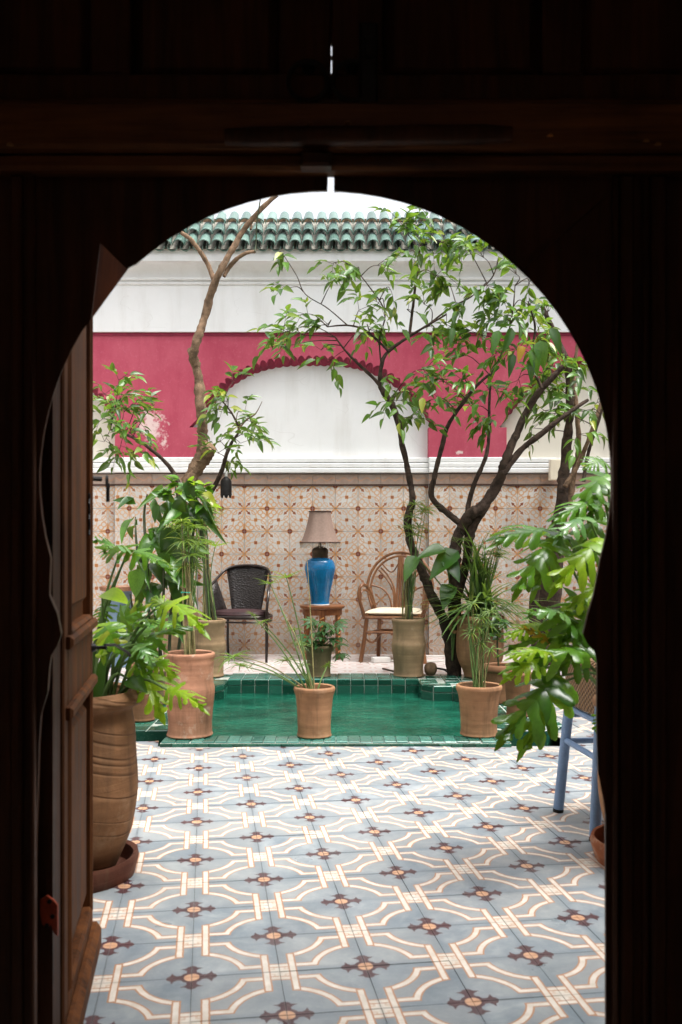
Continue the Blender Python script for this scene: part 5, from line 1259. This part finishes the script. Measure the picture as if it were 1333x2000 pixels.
# tree further right, behind the big lobed leaves
t = thing('courtyard_tree', P(1078, 1290, 7.35), 'brown tree with several upright stems behind the large glossy leaves at the right', 'tree')
Y = 7.4; li = []
li.append(limb(t, [(1068, 1300, 24), (1072, 1200, 22), (1080, 1100, 19), (1096, 985, 12), (1102, 930, 10.5), (1110, 860, 9), (1112, 800, 8), (1108, 717, 7), (1085, 650, 5), (1056, 590, 4)], Y, 'bark', 'trunk'))
li.append(limb(t, [(1112, 985, 7), (1122, 930, 6), (1130, 880, 5), (1127, 820, 4.5), (1122, 740, 4), (1130, 670, 3)], Y, 'barkl'))
li.append(limb(t, [(1104, 950, 5), (1130, 910, 5), (1145, 870, 4.5), (1165, 812, 4), (1185, 760, 3)], Y-.1, 'barkl'))
li.append(limb(t, [(1140, 940, 4), (1150, 890, 3.6), (1160, 850, 3), (1175, 800, 2.4)], Y-.2, 'bark'))
li.append(limb(t, [(1050, 1290, 10), (1044, 1200, 9), (1052, 1120, 8), (1075, 1040, 7)], Y-.1, 'bark'))
crown(t, [(1070, 765, 12), (1090, 800, 12), (1120, 765, 10), (1140, 805, 10), (1085, 720, 10), (1120, 720, 10), (1060, 800, 8), (1070, 660, 12), (1095, 690, 12), (1045, 760, 8), (1130, 850, 6), (1160, 790, 8), (1070, 610, 10), (1040, 830, 6)], li, Y-.25, 'citrus', ['lance', 'lance2', 'ovate2'], (.08, .13), .40, 10)
# left tree
t = thing('courtyard_tree', P(350, 1300, 7.45), 'pale barked tree with a sawn off stub and bare upper fork at the left', 'tree')
Y = 7.45; li = []
li.append(limb(t, [(345, 1300, 15), (348, 1150, 14), (356, 1040, 14), (366, 960, 14), (380, 920, 15), (398, 890, 15.5), (409, 876, 15)], Y, 'barkl', 'trunk'))
b = MB(); q0, q1 = P(404, 882, Y-.005), P(412, 872, Y-.03); b.tube([q0, q1], [.060, .056], 14); b.build('sawn_stub', 'stone', t, True)
li.append(limb(t, [(392, 905, 11), (395, 870, 11), (396, 830, 10.5), (393, 790, 10), (389, 750, 9.5), (383, 715, 9.5), (379, 694, 9), (388, 660, 8.5), (400, 615, 8), (413, 570, 7.5), (430, 535, 7), (450, 495, 6), (470, 455, 5.4), (500, 420, 5), (541, 383, 4.4)], Y, 'barkl', 'trunk', dy=-.1))
li.append(limb(t, [(378, 700, 7), (375, 690, 7), (373, 684, 6.5)], Y-.01, 'barkl', 'knot'))
lb1 = limb(t, [(420, 555, 5), (408, 520, 5), (388, 487, 4.6), (372, 468, 4.4), (355, 454, 4.2)], Y-.05, 'barkl')
lb2 = limb(t, [(438, 540, 4), (446, 522, 4.2), (462, 507, 4), (482, 496, 3.6), (499, 490, 3)], Y-.08, 'barkl')
limb(t, [(490, 448, 2.2), (491, 432, 1.8), (490, 424, 1)], Y-.08, 'barkl', 'knot')
limb(t, [(499, 492, 1.3), (500, 470, 1.3), (503, 430, 1.2), (510, 390, 1.2), (512, 360, 1.2)], Y-.1, 'stemd', 'cable')
l3 = limb(t, [(352, 950, 5), (335, 918, 4.2), (308, 888, 3.8), (280, 866, 3.2), (250, 850, 2.6), (215, 838, 2)], Y-.1, 'bark', dy=-.15); li.append(l3)
l4 = limb(t, [(400, 985, 4.5), (415, 955, 4.5), (432, 925, 4.5), (442, 895, 3.8), (452, 865, 3), (466, 840, 2.4), (455, 810, 2), (436, 785, 1.5)], Y-.1, 'bark', dy=-.05); li.append(l4)
limb(t, [(466, 840, 2), (480, 820, 1.6), (500, 808, 1.2), (513, 785, .6)], Y-.15, 'barkl')
crown(t, [(228, 742, 4), (212, 790, 12), (240, 775, 8), (248, 800, 12), (272, 790, 10), (225, 830, 12), (210, 860, 10), (255, 845, 10), (262, 885, 8), (235, 880, 8), (275, 820, 6), (300, 785, 3), (205, 760, 8), (195, 820, 10), (440, 765, 8), (445, 790, 10), (428, 800, 8), (455, 750, 4), (462, 835, 4), (500, 830, 10), (485, 850, 4), (430, 880, 10), (448, 905, 6), (425, 855, 4), (475, 800, 4), (470, 865, 4)], [l3, l4], Y-.2, 'citrus', ['lance', 'lance2', 'ovate'], (.07, .12), .42, 8)
# leafy shrub behind the big pot
t = thing('leafy_shrub', P(300, 1300, 5.9), 'dense shrub with broad dark green oval leaves at the left behind the tall pots', 'shrub')
Y = 5.9
for s_ in ([(300, 1310), (292, 1200), (288, 1100), (282, 1010), (288, 965)], [(330, 1310), (335, 1180), (345, 1080), (350, 1000), (342, 945)], [(318, 1310), (300, 1180), (270, 1080), (265, 1010)], [(345, 1300), (365, 1150), (378, 1040), (385, 965)], [(285, 1310), (265, 1220), (255, 1160)], [(310, 1310), (320, 1160), (318, 1060)]):
    stemtube(t, [P(x, y, Y+R.uniform(-.08, .08)) for x, y in s_], [.012]+[.009]*(len(s_)-2)+[.004], 'stemd', 'stem', 7)
big = [(262, 972, 232, 985, .06), (262, 1012, 232, 1045, .08), (320, 955, 340, 985, .06), (355, 945, 375, 985, .07), (380, 950, 405, 975, .07), (330, 975, 300, 960, .06), (300, 1030, 320, 1075, .10), (335, 1030, 320, 1070, .10), (345, 1040, 370, 1075, .09), (360, 990, 385, 1015, .07), (390, 965, 410, 985, .05), (272, 1110, 262, 1160, .11), (278, 1105, 280, 1165, .10), (300, 1095, 320, 1135, .09), (330, 1095, 345, 1140, .09), (325, 1120, 365, 1140, .08), (370, 1060, 395, 1075, .07), (345, 985, 325, 1010, .07), (310, 985, 300, 1015, .06), (300, 1060, 280, 1090, .08), (350, 1080, 340, 1120, .08), (370, 1000, 350, 1040, .08), (395, 1000, 415, 1020, .06), (290, 1150, 310, 1190, .09), (340, 1150, 360, 1180, .08), (310, 1140, 290, 1180, .09), (255, 1180, 235, 1210, .08), (300, 1200, 320, 1240, .09), (270, 1200, 285, 1245, .09), (335, 1200, 350, 1235, .07), (320, 1040, 300, 1060, .08), (340, 1000, 365, 1005, .06), (300, 1250, 280, 1290, .09), (255, 1230, 245, 1270, .09), (330, 1060, 350, 1095, .10), (310, 1080, 330, 1110, .10), (285, 1070, 270, 1100, .08), (350, 1110, 372, 1130, .08), (365, 1030, 345, 1065, .09), (345, 970, 362, 1000, .08), (370, 975, 392, 1003, .08), (320, 1000, 335, 1030, .07)]
for bx, by, tx, ty, W in big:
    for rep in range(2 if W < .085 else 1):
        j = 0 if rep == 0 else 15
        b0, e = P(bx+R.uniform(-j, j), by+R.uniform(-j, j), Y+R.uniform(-.15, .12)), P(tx+R.uniform(-j, j), ty+R.uniform(-j, j), Y+R.uniform(-.25, 0))
        leaf(t, R.choice(['ovate', 'ovate2']), 'broad' if R.random() < .8 else 'citrus', b0, e-b0, (R.uniform(-.6, .6), -.8, R.uniform(.1, .8)), max(.09, (e-b0).length*1.12), W*1.1)
for x, y in ((345, 950), (355, 940), (375, 948), (330, 960), (395, 950), (410, 960), (362, 958), (385, 975), (400, 985), (340, 965)):
    for _ in range(3):
        b0 = P(x+R.uniform(-8, 8), y+R.uniform(-8, 8), Y-.1); d = Vector((R.uniform(-1, 1), -.5, R.uniform(-.3, .4))); leaf(t, 'ovate', 'philo' if R.random() < .5 else 'lime', b0, d, (0, -.5, .9), R.uniform(.07, .11), R.uniform(.04, .055))
